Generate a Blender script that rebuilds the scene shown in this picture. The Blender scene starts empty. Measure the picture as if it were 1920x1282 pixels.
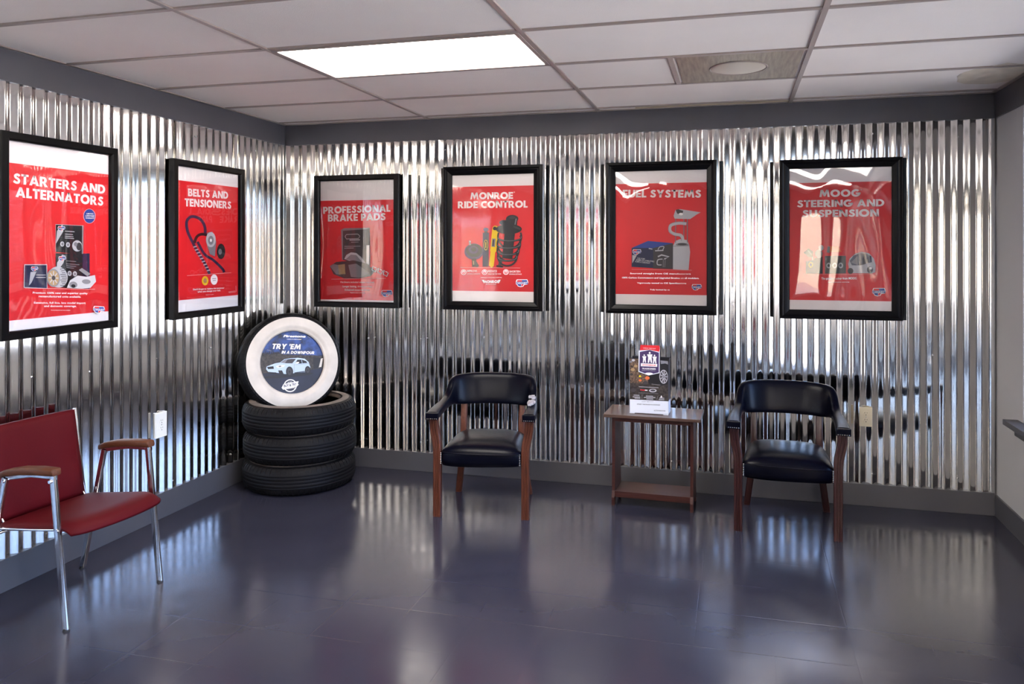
import bpy, bmesh, math, random
from mathutils import Vector, Matrix, noise
R = math.radians
random.seed(7)
SC = bpy.context.scene
COL = SC.collection

# ------------------------------------------------------------------ camera, sky, sun, exposure
cam_d = bpy.data.cameras.new('camera')
cam_d.sensor_width = 36.0
cam_d.lens = 36.0 * 1430.16 / 1920
cam_d.shift_x = -48.37 / 1920
cam_d.shift_y = -172.03 / 1920
cam_d.clip_start = 0.05
cam = bpy.data.objects.new('camera', cam_d)
COL.objects.link(cam)
cam.location = (3.2516, -5.0437, 1.5712)
cam.rotation_euler = (R(90), 0, 0.2529)
SC.camera = cam

world = bpy.data.worlds.new('sky'); SC.world = world
world.use_nodes = True
wn = world.node_tree.nodes; wl = world.node_tree.links
bg = wn['Background']
tc = wn.new('ShaderNodeTexCoord'); sep = wn.new('ShaderNodeSeparateXYZ')
rmp = wn.new('ShaderNodeValToRGB')
rmp.color_ramp.elements[0].position = 0.0; rmp.color_ramp.elements[0].color = (0.60, 0.78, 1.0, 1)
rmp.color_ramp.elements[1].position = 0.45; rmp.color_ramp.elements[1].color = (0.26, 0.46, 1.0, 1)
wl.new(tc.outputs['Generated'], sep.inputs[0]); wl.new(sep.outputs['Z'], rmp.inputs[0])
wl.new(rmp.outputs[0], bg.inputs['Color'])
bg.inputs['Strength'].default_value = 6.0

sun_d = bpy.data.lights.new('sun', 'SUN'); sun_d.energy = 40.0; sun_d.angle = R(0.6)
sun_d.color = (1.0, 0.93, 0.82)
sun = bpy.data.objects.new('sun', sun_d); COL.objects.link(sun)
sun.rotation_euler = (R(-42), R(-24), 0)          # comes from behind the building, never into the room

vs = SC.view_settings
vs.view_transform = 'Standard'; vs.look = 'None'; vs.gamma = 1; vs.use_curve_mapping = False
vs.exposure = 1.0
SC.cycles.max_bounces = 12; SC.cycles.glossy_bounces = 8; SC.cycles.diffuse_bounces = 4
SC.cycles.transparent_max_bounces = 16
SC.cycles.sample_clamp_indirect = 20.0
SC.cycles.blur_glossy = 0.4

# ------------------------------------------------------------------ materials
def srgb(r, g, b):
    f = lambda c: (c/255/12.92) if c/255 <= .04045 else ((c/255+.055)/1.055)**2.4
    return (f(r), f(g), f(b), 1)
def mat(name, col, rough=.5, metal=0., spec=.5, coat=0., coat_rough=.1, nscale=0., nvar=0., bump=0., bscale=60., stretch=None, sheen=0.):
    m = bpy.data.materials.new(name); m.use_nodes = True
    nt = m.node_tree; b = nt.nodes['Principled BSDF']
    b.inputs['Base Color'].default_value = col
    b.inputs['Roughness'].default_value = rough; b.inputs['Metallic'].default_value = metal
    b.inputs['Specular IOR Level'].default_value = spec
    b.inputs['Coat Weight'].default_value = coat; b.inputs['Coat Roughness'].default_value = coat_rough
    if sheen: b.inputs['Sheen Weight'].default_value = sheen
    t = None
    if nvar or bump:
        t = nt.nodes.new('ShaderNodeTexCoord'); mp = nt.nodes.new('ShaderNodeMapping')
        nt.links.new(t.outputs['Object'], mp.inputs[0])
        if stretch: mp.inputs['Scale'].default_value = stretch
    if nvar:
        n = nt.nodes.new('ShaderNodeTexNoise'); n.inputs['Scale'].default_value = nscale; n.inputs['Detail'].default_value = 5
        nt.links.new(mp.outputs[0], n.inputs['Vector'])
        r = nt.nodes.new('ShaderNodeMapRange'); r.inputs[1].default_value = .3; r.inputs[2].default_value = .7
        r.inputs[3].default_value = 1-nvar; r.inputs[4].default_value = 1+nvar
        nt.links.new(n.outputs['Fac'], r.inputs[0])
        mx = nt.nodes.new('ShaderNodeVectorMath'); mx.operation = 'SCALE'
        mx.inputs[0].default_value = col[:3]; nt.links.new(r.outputs[0], mx.inputs['Scale'])
        nt.links.new(mx.outputs[0], b.inputs['Base Color'])
    if bump:
        n2 = nt.nodes.new('ShaderNodeTexNoise'); n2.inputs['Scale'].default_value = bscale; n2.inputs['Detail'].default_value = 4
        nt.links.new(mp.outputs[0], n2.inputs['Vector'])
        bp = nt.nodes.new('ShaderNodeBump'); bp.inputs['Strength'].default_value = bump; bp.inputs['Distance'].default_value = .002
        nt.links.new(n2.outputs['Fac'], bp.inputs['Height']); nt.links.new(bp.outputs[0], b.inputs['Normal'])
    return m
def emit(name, col, s):
    m = bpy.data.materials.new(name); m.use_nodes = True; nt = m.node_tree
    b = nt.nodes['Principled BSDF']; b.inputs['Base Color'].default_value = (.8, .8, .8, 1)
    b.inputs['Emission Color'].default_value = col; b.inputs['Emission Strength'].default_value = s
    return m
def clear_pane(name, rough=.02, ior=1.5, gain=1.0):
    m = bpy.data.materials.new(name); m.use_nodes = True; nt = m.node_tree
    for n in list(nt.nodes): nt.nodes.remove(n)
    o = nt.nodes.new('ShaderNodeOutputMaterial'); mx = nt.nodes.new('ShaderNodeMixShader')
    f = nt.nodes.new('ShaderNodeFresnel'); f.inputs['IOR'].default_value = ior
    tr = nt.nodes.new('ShaderNodeBsdfTransparent'); g = nt.nodes.new('ShaderNodeBsdfGlossy')
    g.inputs['Roughness'].default_value = rough
    ml = nt.nodes.new('ShaderNodeMath'); ml.operation = 'MULTIPLY'; ml.inputs[1].default_value = gain; ml.use_clamp = True
    nt.links.new(f.outputs[0], ml.inputs[0]); nt.links.new(ml.outputs[0], mx.inputs[0])
    nt.links.new(tr.outputs[0], mx.inputs[1]); nt.links.new(g.outputs[0], mx.inputs[2]); nt.links.new(mx.outputs[0], o.inputs[0])
    return m

M = {}
M['steel'] = mat('galvanised steel', (.72, .70, .67, 1), .11, 1.0, nscale=9, nvar=.05, stretch=(6, 6, .5))
_nt = M['steel'].node_tree; _b = _nt.nodes['Principled BSDF']
_t = _nt.nodes.new('ShaderNodeTexNoise'); _t.inputs['Scale'].default_value = 3.5; _t.inputs['Detail'].default_value = 6
_r = _nt.nodes.new('ShaderNodeMapRange'); _r.inputs[1].default_value = .35; _r.inputs[2].default_value = .7; _r.inputs[3].default_value = .05; _r.inputs[4].default_value = .13
_tc = _nt.nodes.new('ShaderNodeTexCoord'); _nt.links.new(_tc.outputs['Object'], _t.inputs['Vector'])
_nt.links.new(_t.outputs['Fac'], _r.inputs[0]); _nt.links.new(_r.outputs[0], _b.inputs['Roughness'])
M['screw'] = mat('screw zinc', (.7, .7, .7, 1), .25, 1.0)
M['trim'] = mat('grey painted trim', srgb(78, 77, 82), .45, nscale=4, nvar=.06, bump=.15, bscale=40)
M['drywall'] = mat('light grey wall paint', srgb(176, 176, 178), .6, bump=.2, bscale=90, nscale=2, nvar=.03)
M['front_wall'] = mat('front wall paint', srgb(82, 79, 80), .6)
M['white_trim'] = mat('white window frame', srgb(225, 225, 222), .4)
M['tile'] = mat('ceiling tile', srgb(236, 229, 222), .9, nscale=1.1, nvar=.05, bump=.6, bscale=260)
M['grid'] = mat('ceiling grid metal', srgb(158, 145, 136), .45, nscale=5, nvar=.1)
M['glass'] = clear_pane('window glass', 0.0, 1.45)
M['plexi'] = clear_pane('poster plastic', .02, 1.5, 1.7)
M['black_frame'] = mat('black frame lacquer', srgb(7, 6, 8), .3, spec=.15)
M['frame_back'] = mat('poster backing', srgb(60, 50, 40), .8)
M['paper'] = mat('poster paper', srgb(242, 236, 236), .55)
M['red'] = mat('poster red ink', srgb(220, 32, 42), .5, nscale=3, nvar=.03)
M['ink_white'] = mat('white ink', srgb(245, 240, 240), .5)
M['ink_pink'] = mat('pink ink', srgb(240, 190, 190), .5)
M['ink_navy'] = mat('navy ink', srgb(30, 34, 72), .5)
M['ink_blue'] = mat('blue ink', srgb(38, 66, 150), .5)
M['ink_black'] = mat('black ink', srgb(22, 20, 26), .5)
M['ink_dgrey'] = mat('dark grey ink', srgb(62, 56, 60), .5)
M['ink_grey'] = mat('grey ink', srgb(130, 128, 134), .5)
M['ink_lgrey'] = mat('light grey ink', srgb(190, 188, 194), .5)
M['ink_yellow'] = mat('yellow ink', srgb(232, 200, 30), .5)
M['ink_orange'] = mat('orange ink', srgb(222, 110, 60), .5)
M['ink_purple'] = mat('purple ink', srgb(66, 44, 92), .5)
M['ink_tan'] = mat('tan ink', srgb(170, 140, 100), .5)
M['ink_sky'] = mat('storm blue ink', srgb(38, 64, 124), .5, nscale=22, nvar=.85)
M['ink_road'] = mat('wet road ink', srgb(24, 26, 48), .5, nscale=10, nvar=.4)
M['ink_brown'] = mat('brown foliage ink', srgb(54, 46, 42), .5, nscale=60, nvar=.9)
M['ink_car'] = mat('pale car ink', srgb(190, 208, 232), .5)
M['ink_photo'] = mat('busy photo ink', srgb(100, 78, 62), .5, nscale=110, nvar=.95)
M['white_card'] = mat('white card', srgb(226, 228, 236), .5)
M['rubber'] = mat('tyre rubber', srgb(14, 13, 16), .6, spec=.2, bump=.4, bscale=120)
M['whitewall'] = mat('whitewall rubber', srgb(214, 205, 196), .55, nscale=9, nvar=.1, bump=.3, bscale=50)
M['old_wall'] = mat('scuffed sidewall', srgb(120, 108, 100), .6, nscale=12, nvar=.3)
M['leather'] = mat('navy vinyl', srgb(5, 6, 18), .3, spec=.13, nscale=6, nvar=.15, bump=.25, bscale=35, coat=.0, coat_rough=.2)
M['wood_a'] = mat('walnut stained leg', srgb(84, 42, 26), .42, spec=.35, nscale=6, nvar=.35, stretch=(30, 30, 2), coat=.08, coat_rough=.2)
M['wood_b'] = mat('mahogany stained leg', srgb(50, 20, 19), .32, nscale=6, nvar=.3, stretch=(30, 30, 2), coat=.1, coat_rough=.2)
M['wood_t'] = mat('table wood', srgb(62, 29, 24), .4, spec=.35, nscale=5, nvar=.3, stretch=(2, 30, 30), coat=.1, coat_rough=.2)
M['wood_top'] = mat('worn table top', srgb(80, 58, 48), .36, nscale=5, nvar=.3, stretch=(2, 30, 30), coat=.35, coat_rough=.2)
M['brass'] = mat('nail brass', srgb(190, 180, 160), .25, 1.0)
M['scuff'] = mat('worn vinyl backing', srgb(170, 165, 170), .8, nscale=60, nvar=.3)
M['chrome'] = mat('chrome', (.75, .76, .78, 1), .12, 1.0)
M['red_vinyl'] = mat('dark red vinyl', srgb(74, 5, 13), .6, spec=.12, bump=.2, bscale=180, nscale=5, nvar=.08)
M['arm_wood'] = mat('walnut armrest', srgb(80, 42, 22), .5, spec=.3, nscale=6, nvar=.3, stretch=(30, 2, 30))
M['foot_rubber'] = mat('rubber glide', srgb(20, 20, 20), .7)
M['plate_white'] = mat('white outlet plate', srgb(232, 230, 226), .35)
M['plate_beige'] = mat('beige outlet plate', srgb(205, 190, 160), .4)
M['slot'] = mat('outlet slot', srgb(40, 34, 30), .6)
M['vent_metal'] = mat('brushed vent metal', srgb(150, 140, 122), .45, .6, nscale=6, nvar=.25, stretch=(12, 1, 1))
M['vent_disc'] = mat('pale vent disc', srgb(206, 198, 182), .5, .2)
M['lamp'] = emit('fluorescent diffuser', (1.0, .93, .86, 1), 12.5)
M['concrete'] = mat('pavement', srgb(150, 146, 140), .9, nscale=1, nvar=.15)
M['facade'] = mat('building opposite', srgb(205, 190, 168), .9, nscale=2, nvar=.1)
M['dark'] = mat('dark counter laminate', srgb(40, 36, 38), .5)

# painted floor: satin paint over 12 inch vinyl tiles whose joints show through
fm = mat('painted floor', srgb(50, 50, 62), .2, spec=.34, nscale=1.3, nvar=.10, coat=.0)
nt = fm.node_tree; b = nt.nodes['Principled BSDF']
geo = nt.nodes.new('ShaderNodeNewGeometry'); sx = nt.nodes.new('ShaderNodeSeparateXYZ'); nt.links.new(geo.outputs['Position'], sx.inputs[0])
def joint(sock, off):
    a = nt.nodes.new('ShaderNodeMath'); a.operation = 'ADD'; a.inputs[1].default_value = off; nt.links.new(sock, a.inputs[0])
    p = nt.nodes.new('ShaderNodeMath'); p.operation = 'PINGPONG'; p.inputs[1].default_value = .1524; nt.links.new(a.outputs[0], p.inputs[0])
    c = nt.nodes.new('ShaderNodeMapRange'); c.inputs[1].default_value = 0; c.inputs[2].default_value = .0035; nt.links.new(p.outputs[0], c.inputs[0])
    return c.outputs[0]
mn = nt.nodes.new('ShaderNodeMath'); mn.operation = 'MINIMUM'
nt.links.new(joint(sx.outputs['X'], 10*.3048-.045), mn.inputs[0]); nt.links.new(joint(sx.outputs['Y'], 40*.3048+1.65-5*.3048), mn.inputs[1])
nz = nt.nodes.new('ShaderNodeTexNoise'); nz.inputs['Scale'].default_value = 7; nz.inputs['Detail'].default_value = 6; nt.links.new(geo.outputs['Position'], nz.inputs['Vector'])
ad = nt.nodes.new('ShaderNodeMath'); ad.operation = 'MULTIPLY_ADD'; ad.inputs[1].default_value = 2.2
nt.links.new(nz.outputs['Fac'], ad.inputs[0]); nt.links.new(mn.outputs[0], ad.inputs[2])
bmp = nt.nodes.new('ShaderNodeBump'); bmp.inputs['Strength'].default_value = .1; bmp.inputs['Distance'].default_value = .0012
nt.links.new(ad.outputs[0], bmp.inputs['Height']); nt.links.new(bmp.outputs[0], b.inputs['Normal'])
rr = nt.nodes.new('ShaderNodeMapRange'); rr.inputs[1].default_value = .3; rr.inputs[2].default_value = .7; rr.inputs[3].default_value = .14; rr.inputs[4].default_value = .21
nt.links.new(nz.outputs['Fac'], rr.inputs[0]); nt.links.new(rr.outputs[0], b.inputs['Roughness'])
M['floor'] = fm

# ------------------------------------------------------------------ mesh helpers
class MB:
    """collects shapes, then links them as ONE mesh object"""
    def __init__(s): s.bm = bmesh.new(); s.mats = []
    def mi(s, m):
        if m is None: return 0
        if m not in s.mats: s.mats.append(m)
        return s.mats.index(m)
    def face(s, vs, m=0, smooth=False):
        try: f = s.bm.faces.new(vs)
        except ValueError: return None
        f.material_index = m; f.smooth = smooth; return f
    def box(s, a, b, m=None, bevel=0., mtx=None):
        m = s.mi(m)
        x0, y0, z0 = a; x1, y1, z1 = b
        v = [s.bm.verts.new(p) for p in [(x0,y0,z0),(x1,y0,z0),(x1,y1,z0),(x0,y1,z0),(x0,y0,z1),(x1,y0,z1),(x1,y1,z1),(x0,y1,z1)]]
        fs = [s.face([v[i] for i in q], m) for q in [(0,3,2,1),(4,5,6,7),(0,1,5,4),(1,2,6,5),(2,3,7,6),(3,0,4,7)]]
        if mtx is not None: bmesh.ops.transform(s.bm, matrix=mtx, verts=v)
        if bevel:
            es = list({e for f in fs for e in f.edges})
            r = bmesh.ops.bevel(s.bm, geom=es, offset=bevel, segments=2, affect='EDGES', profile=.7)
            for f in r['faces']: f.material_index = m
        return v
    def loft(s, rings, m=None, caps=True, smooth=True, closed=True, loop=False):
        m = s.mi(m)
        V = [[s.bm.verts.new(p) for p in r] for r in rings]
        n = len(V[0]); pairs = list(zip(V, V[1:])) + ([(V[-1], V[0])] if loop else [])
        for A, B in pairs:
            for i in range(n if closed else n-1):
                s.face([A[i], A[(i+1) % n], B[(i+1) % n], B[i]], m, smooth)
        if caps and not loop:
            s.face(list(reversed(V[0])), m); s.face(V[-1], m)
        return V
    def tube(s, pts, r, m=None, seg=12, ry=None, up=(0,0,1), smooth=True, power=2.0):
        pts = [Vector(p) for p in pts]; rings = []
        for i, p in enumerate(pts):
            t = (pts[min(i+1, len(pts)-1)] - pts[max(i-1, 0)]).normalized()
            u = Vector(up)
            if abs(u.dot(t)) > .95: u = Vector((0, 1, 0))
            a = t.cross(u).normalized(); b = a.cross(t).normalized()
            rr = r[i] if isinstance(r, (list, tuple)) else r
            r2 = (ry[i] if isinstance(ry, (list, tuple)) else ry) if ry is not None else rr
            ring = []
            for k in range(seg):
                th = 2*math.pi*(k+.5)/seg; c, q = math.cos(th), math.sin(th)
                e = 2/power
                ring.append(p + a*(rr*math.copysign(abs(c)**e, c)) + b*(r2*math.copysign(abs(q)**e, q)))
            rings.append(ring)
        return s.loft(rings, m, smooth=smooth)
    def lathe(s, prof, m=None, seg=64, axis='z', loop=True, mtx=None, smooth=True):
        """prof = (radius, height) points, spun round the axis"""
        m = s.mi(m); rings = []
        for k in range(seg):
            a = 2*math.pi*k/seg; ring = []
            for r, h in prof:
                p = (r*math.cos(a), r*math.sin(a), h) if axis == 'z' else (r*math.cos(a), h, r*math.sin(a))
                ring.append(s.bm.verts.new(p))
            rings.append(ring)
        n = len(prof)
        for k in range(seg):
            A, B = rings[k], rings[(k+1) % seg]
            for i in range(n if loop else n-1):
                s.face([A[i], B[i], B[(i+1) % n], A[(i+1) % n]], m, smooth)
        if mtx is not None: bmesh.ops.transform(s.bm, matrix=mtx, verts=[v for r in rings for v in r])
    def disc(s, c, r, h, m=None, axis='z', seg=24, r2=None):
        """closed short cylinder from c along the axis by h"""
        c = Vector(c); ax = {'x': Vector((1,0,0)), 'y': Vector((0,1,0)), 'z': Vector((0,0,1))}[axis]
        u = Vector((0,0,1)) if axis != 'z' else Vector((1,0,0)); w = ax.cross(u)
        rings = [[c + ax*t + (u*math.cos(2*math.pi*k/seg) + w*math.sin(2*math.pi*k/seg))*q for k in range(seg)] for t, q in ((0, r), (h, r if r2 is None else r2))]
        s.loft(rings, m, smooth=False)
    def build(s, name, material=None, parent=None, auto=None, recalc=True):
        if recalc: bmesh.ops.recalc_face_normals(s.bm, faces=s.bm.faces)
        me = bpy.data.meshes.new(name); s.bm.to_mesh(me); s.bm.free()
        if material is not None: me.materials.append(material)
        for m in s.mats: me.materials.append(m)
        if auto is not None:
            me.shade_smooth(); me.set_sharp_from_angle(angle=R(auto))
        o = bpy.data.objects.new(name, me); COL.objects.link(o)
        if parent is not None: o.parent = parent
        return o
def tag(o, label=None, cat=None, group=None, kind=None):
    if label: o['label'] = label
    if cat: o['category'] = cat
    if group: o['group'] = group
    if kind: o['kind'] = kind
    return o
def empty(name, loc=(0,0,0), rot=(0,0,0)):
    o = bpy.data.objects.new(name, None); COL.objects.link(o); o.location = loc; o.rotation_euler = rot
    o.empty_display_size = .1
    return o
def struct(o, label=None): o['kind'] = 'structure'; return o
def rrect(w, h, r, n=4, c=(0,0)):
    """rounded rectangle outline"""
    out = []
    for sx_, sy_, a0 in ((1,1,0),(-1,1,90),(-1,-1,180),(1,-1,270)):
        for k in range(n+1):
            a = R(a0+90*k/n); out.append((c[0]+sx_*(w/2-r)+r*math.cos(a), c[1]+sy_*(h/2-r)+r*math.sin(a)))
    return out
def catmull(P, n=6):
    P = [Vector(p) for p in P]; out = []
    for i in range(len(P)-1):
        a, b, c, d = P[max(i-1,0)], P[i], P[i+1], P[min(i+2, len(P)-1)]
        for k in range(n):
            t = k/n
            out.append(.5*((2*b)+(c-a)*t+(2*a-5*b+4*c-d)*t*t+(3*b-a-3*c+d)*t**3))
    out.append(P[-1]); return out

# ------------------------------------------------------------------ flat printed artwork
def solve(A, b):
    n = len(b); A = [r[:]+[b[i]] for i, r in enumerate(A)]
    for i in range(n):
        p = max(range(i, n), key=lambda k: abs(A[k][i])); A[i], A[p] = A[p], A[i]
        for k in range(n):
            if k != i:
                f = A[k][i]/A[i][i]
                for j in range(i, n+1): A[k][j] -= f*A[i][j]
    return [A[i][n]/A[i][i] for i in range(n)]
def homog(q, W, H):
    """print coordinates (quad q: tl, tr, br, bl) -> metres on the sheet, centre origin"""
    dst = [(-W/2, H/2), (W/2, H/2), (W/2, -H/2), (-W/2, -H/2)]
    A = []; b = []
    for (x, y), (u, v) in zip(q, dst):
        A.append([x, y, 1, 0, 0, 0, -u*x, -u*y]); b.append(u)
        A.append([0, 0, 0, x, y, 1, -v*x, -v*y]); b.append(v)
    h = solve(A, b)
    def f(x, y):
        d = h[6]*x+h[7]*y+1
        return ((h[0]*x+h[1]*y+h[2])/d, (h[3]*x+h[4]*y+h[5])/d)
    return f
def _rs(cx, cy, ro, ri, a0, a1, n=26):
    """ring segment as quads"""
    P_ = []
    for k in range(n+1):
        a = R(a0+(a1-a0)*k/n); c, q = math.cos(a), math.sin(a)
        P_.append(((cx+ro[0]*c, cy+ro[1]*q), (cx+ri[0]*c, cy+ri[1]*q)))
    return [[a[0], b[0], b[1], a[1]] for a, b in zip(P_, P_[1:])]
def _rc(x0, x1, y0, y1): return [[(x0, y0), (x1, y0), (x1, y1), (x0, y1)]]
def _sk(pts, w):
    P_ = catmull([(x, y, 0) for x, y in pts], 5); L = []
    for i, p in enumerate(P_):
        t = (P_[min(i+1, len(P_)-1)]-P_[max(i-1, 0)]).normalized(); L.append(((p.x-t.y*w/2, p.y+t.x*w/2), (p.x+t.y*w/2, p.y-t.x*w/2)))
    return [[a[0], b[0], b[1], a[1]] for a, b in zip(L, L[1:])]
# heavy geometric capitals, cap height 100: glyph -> (width, quads and polygons)
GL = {
 'A': (98, [[(0,0),(28,0),(53,76),(61,100),(37,100)], [(98,0),(70,0),(45,76),(37,100),(61,100)]]+_rc(26, 72, 17, 37)),
 'B': (74, _rc(0, 26, 0, 100)+_rc(20, 41, 80, 100)+_rc(20, 42, 41, 60)+_rc(20, 42, 0, 21)+_rs(40, 71, (28, 29), (5, 9), -90, 90)+_rs(41, 29.5, (33, 29.5), (8, 9), -90, 90)),
 'C': (84, _rs(52, 50, (52, 52), (25, 25), 48, 312)),
 'D': (90, _rc(0, 26, 0, 100)+_rc(20, 38, 77, 100)+_rc(20, 38, 0, 23)+_rs(37, 50, (53, 50), (26, 27), -90, 90)),
 'E': (62, _rc(0, 26, 0, 100)+_rc(20, 62, 0, 22)+_rc(20, 58, 39, 60)+_rc(20, 62, 78, 100)),
 'F': (60, _rc(0, 26, 0, 100)+_rc(20, 56, 36, 57)+_rc(20, 60, 78, 100)),
 'G': (104, _rs(52, 50, (52, 52), (25, 25), 44, 360)+_rc(52, 104, 36, 56)),
 'I': (26, _rc(0, 26, 0, 100)),
 'K': (90, _rc(0, 26, 0, 100)+[[(22,40),(56,100),(88,100),(50,42)], [(32,58),(58,0),(91,0),(50,62)]]),
 'L': (56, _rc(0, 26, 0, 100)+_rc(20, 56, 0, 22)),
 'M': (118, [[(0,0),(15,100),(37,100),(25,0)], [(118,0),(103,100),(81,100),(93,0)], [(17,100),(39,100),(62,46),(64,8),(50,8)], [(101,100),(79,100),(56,46),(54,8),(68,8)]]),
 'N': (90, _rc(0, 25, 0, 100)+_rc(65, 90, 0, 100)+[[(2,100),(29,100),(88,0),(61,0)]]),
 'O': (108, _rs(54, 50, (54, 52), (26, 26), 0, 360, 40)),
 'P': (70, _rc(0, 26, 0, 100)+_rc(20, 40, 79, 100)+_rc(20, 40, 32, 53)+_rs(38, 66, (32, 34), (7, 13), -90, 90)),
 'R': (82, _rc(0, 26, 0, 100)+_rc(20, 40, 79, 100)+_rc(20, 40, 34, 54)+_rs(38, 67, (32, 33), (7, 12), -90, 90)+[[(28,40),(54,42),(84,0),(52,0)]]),
 'S': (70, _sk([(60, 76), (50, 87), (32, 88), (19, 74), (30, 58), (48, 47), (58, 31), (49, 14), (30, 11), (6, 24)], 23)),
 'T': (72, _rc(23, 49, 0, 100)+_rc(0, 72, 78, 100)),
 'U': (84, _rc(0, 26, 38, 100)+_rc(58, 84, 38, 100)+_rs(42, 40, (42, 42), (16, 18), 180, 360)),
 'W': (132, [[(0,100),(27,100),(44,40),(50,0),(28,0)], [(27+24,100),(81,100),(54,0),(34,0),(40,40)], [(51,100),(81,100),(98,0),(78,0)], [(132,100),(105,100),(88,40),(82,0),(104,0)]]),
 'Y': (90, _rc(32, 58, 0, 46)+[[(0,100),(30,100),(57,46),(32,40)], [(90,100),(60,100),(33,46),(58,40)]]),
 "'": (24, [[(0,100),(24,100),(18,62),(6,62)]]), ' ': (30, [])}
class Art:
    """flat print on a plane facing -Y; every call lies a hair above the last"""
    def __init__(s, f, y0=0., step=.00012): s.f = f; s.mb = MB(); s.y = y0; s.step = step
    def _lay(s): s.y -= s.step; return s.y
    def poly(s, pts, m, raw=False):
        y = s._lay(); P = pts if raw else [s.f(*p) for p in pts]
        vs = [s.mb.bm.verts.new((u, y, v)) for u, v in P]
        s.mb.face(vs, s.mb.mi(m))
    def rect(s, x0, y0, x1, y1, m): s.poly([(x0,y0),(x1,y0),(x1,y1),(x0,y1)], m)
    def ell(s, cx, cy, rx, ry, m, n=28, a=0, t0=0, t1=360):
        ca, sa = math.cos(R(a)), math.sin(R(a)); pts = []
        for k in range(n):
            t = R(t0+(t1-t0)*k/(n if t1-t0 == 360 else n-1)); x, y = rx*math.cos(t), ry*math.sin(t)
            pts.append((cx+x*ca-y*sa, cy+x*sa+y*ca))
        s.poly(pts, m)
    def line(s, pts, w, m):
        """stroke; w in print units"""
        y = s._lay(); k = s.mb.mi(m)
        P = [Vector((p[0], p[1])) for p in pts]; L = []
        for i, p in enumerate(P):
            t = (P[min(i+1,len(P)-1)]-P[max(i-1,0)]).normalized(); n = Vector((-t.y, t.x))*(w/2)
            L.append((s.mb.bm.verts.new((lambda q: (q[0], y, q[1]))(s.f(*(p+n)))), s.mb.bm.verts.new((lambda q: (q[0], y, q[1]))(s.f(*(p-n))))))
        for a, b in zip(L, L[1:]): s.mb.face([a[0], b[0], b[1], a[1]], k)
    def ring(s, cx, cy, r, w, m, n=28, t0=0, t1=360):
        s.line([(cx+r*math.cos(R(t0+(t1-t0)*k/n)), cy+r*math.sin(R(t0+(t1-t0)*k/n))) for k in range(n+1)], w, m)
    def text(s, t, x0, x1, yt, yb, m, bold=0., shear=0., yb2=None):
        """fit text into print box: x0..x1, cap top yt, baseline yb (yb2 = baseline at x1 when it slopes)"""
        y = s._lay(); k = s.mb.mi(m)
        if bold >= .035 and all(c in GL for c in t):
            A = s.f(x0, yb); B = s.f(x1, yb if yb2 is None else yb2); C_ = s.f(x0, yt)
            ux, uy = B[0]-A[0], B[1]-A[1]; ln = math.hypot(ux, uy); ux /= ln; uy /= ln; h = math.hypot(C_[0]-A[0], C_[1]-A[1])
            tw = sum(GL[c][0]+7 for c in t)-7+shear*100; pen = 0; kx = ln/tw; ky = h/100
            for i, c in enumerate(t):
                if i: pen -= {'AT': 12, 'TA': 12, 'TO': 5, 'LT': 10, 'RT': 4, 'RY': 6}.get(t[i-1]+c, 0)*0
                for q in GL[c][1]:
                    vs = [s.mb.bm.verts.new((A[0]+ux*(pen+px_+shear*py_)*kx-uy*py_*ky, y, A[1]+uy*(pen+px_+shear*py_)*kx+ux*py_*ky)) for px_, py_ in q]
                    s.mb.face(vs, k)
                pen += GL[c][0]+7
            return
        cu = bpy.data.curves.new('t', 'FONT'); cu.body = t; heavy = bold*.85 if bold >= .03 else 0; bold = .006 if heavy else bold; cu.offset = bold; cu.shear = shear; cu.resolution_u = 3
        cu.fill_mode = 'FRONT'; cu.size = 1
        ob = bpy.data.objects.new('t', cu); COL.objects.link(ob)
        dg = bpy.context.evaluated_depsgraph_get(); dg.update()
        me = bpy.data.meshes.new_from_object(ob.evaluated_get(dg)); bpy.data.objects.remove(ob); bpy.data.curves.remove(cu)
        xs = [v.co.x for v in me.vertices]
        if not xs: return
        a, b = min(xs)-heavy, max(xs)+heavy; cap = .729+bold+2*heavy
        yb2 = yb if yb2 is None else yb2
        A = s.f(x0, yb); B = s.f(x1, yb2); C_ = s.f(x0, yt)
        ux, uy = B[0]-A[0], B[1]-A[1]; ln = math.hypot(ux, uy); ux /= ln; uy /= ln
        h = math.hypot(C_[0]-A[0], C_[1]-A[1])
        sxx = ln/(b-a); szz = h/cap
        sh = [(0, 0)] if not heavy else [(0, 0)]+[(heavy*math.cos(R(45*i)), heavy*math.sin(R(45*i))) for i in range(8)]
        for dx, dy in sh:
            vs = []
            for v in me.vertices:
                p, q = (v.co.x-a+dx)*sxx, (v.co.y+bold/2+heavy+dy)*szz
                vs.append(s.mb.bm.verts.new((A[0]+ux*p-uy*q, y, A[1]+uy*p+ux*q)))
            for f in me.polygons: s.mb.face([vs[i] for i in f.vertices], k)
            y -= .000004
        bpy.data.meshes.remove(me)
    def build(s, name, parent, mtx=None):
        bm = s.mb.bm
        if mtx is not None: bmesh.ops.transform(bm, matrix=mtx, verts=bm.verts)
        bm.normal_update()
        for f in bm.faces:
            if f.normal.y > 0: f.normal_flip()
        return s.mb.build(name, None, parent, recalc=False)
def scaled(f, k, ox, oy): return lambda x, y: f(ox+x/k, oy+y/k)

# ------------------------------------------------------------------ the setting
W, D, H = 4.7402, 7.2, 2.4972
f_ = MB(); f_.box((-.02, -D-.02, -.1), (W+.02, .05, 0)); struct(f_.build('floor', M['floor']))
g_ = MB(); g_.box((-60, -70, -.16), (90, 60, -.11)); struct(g_.build('ground_outside', M['concrete']))
fa = MB(); fa.box((-14, -32, -.11), (34, -31, 9.5)); fa.box((-14.3, -31.9, 9.5), (34.3, -30.6, 9.9)); fa.box((44, -26, -.11), (45, 26, 3.6))
struct(fa.build('wall_opposite_building', M['facade']))

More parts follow.
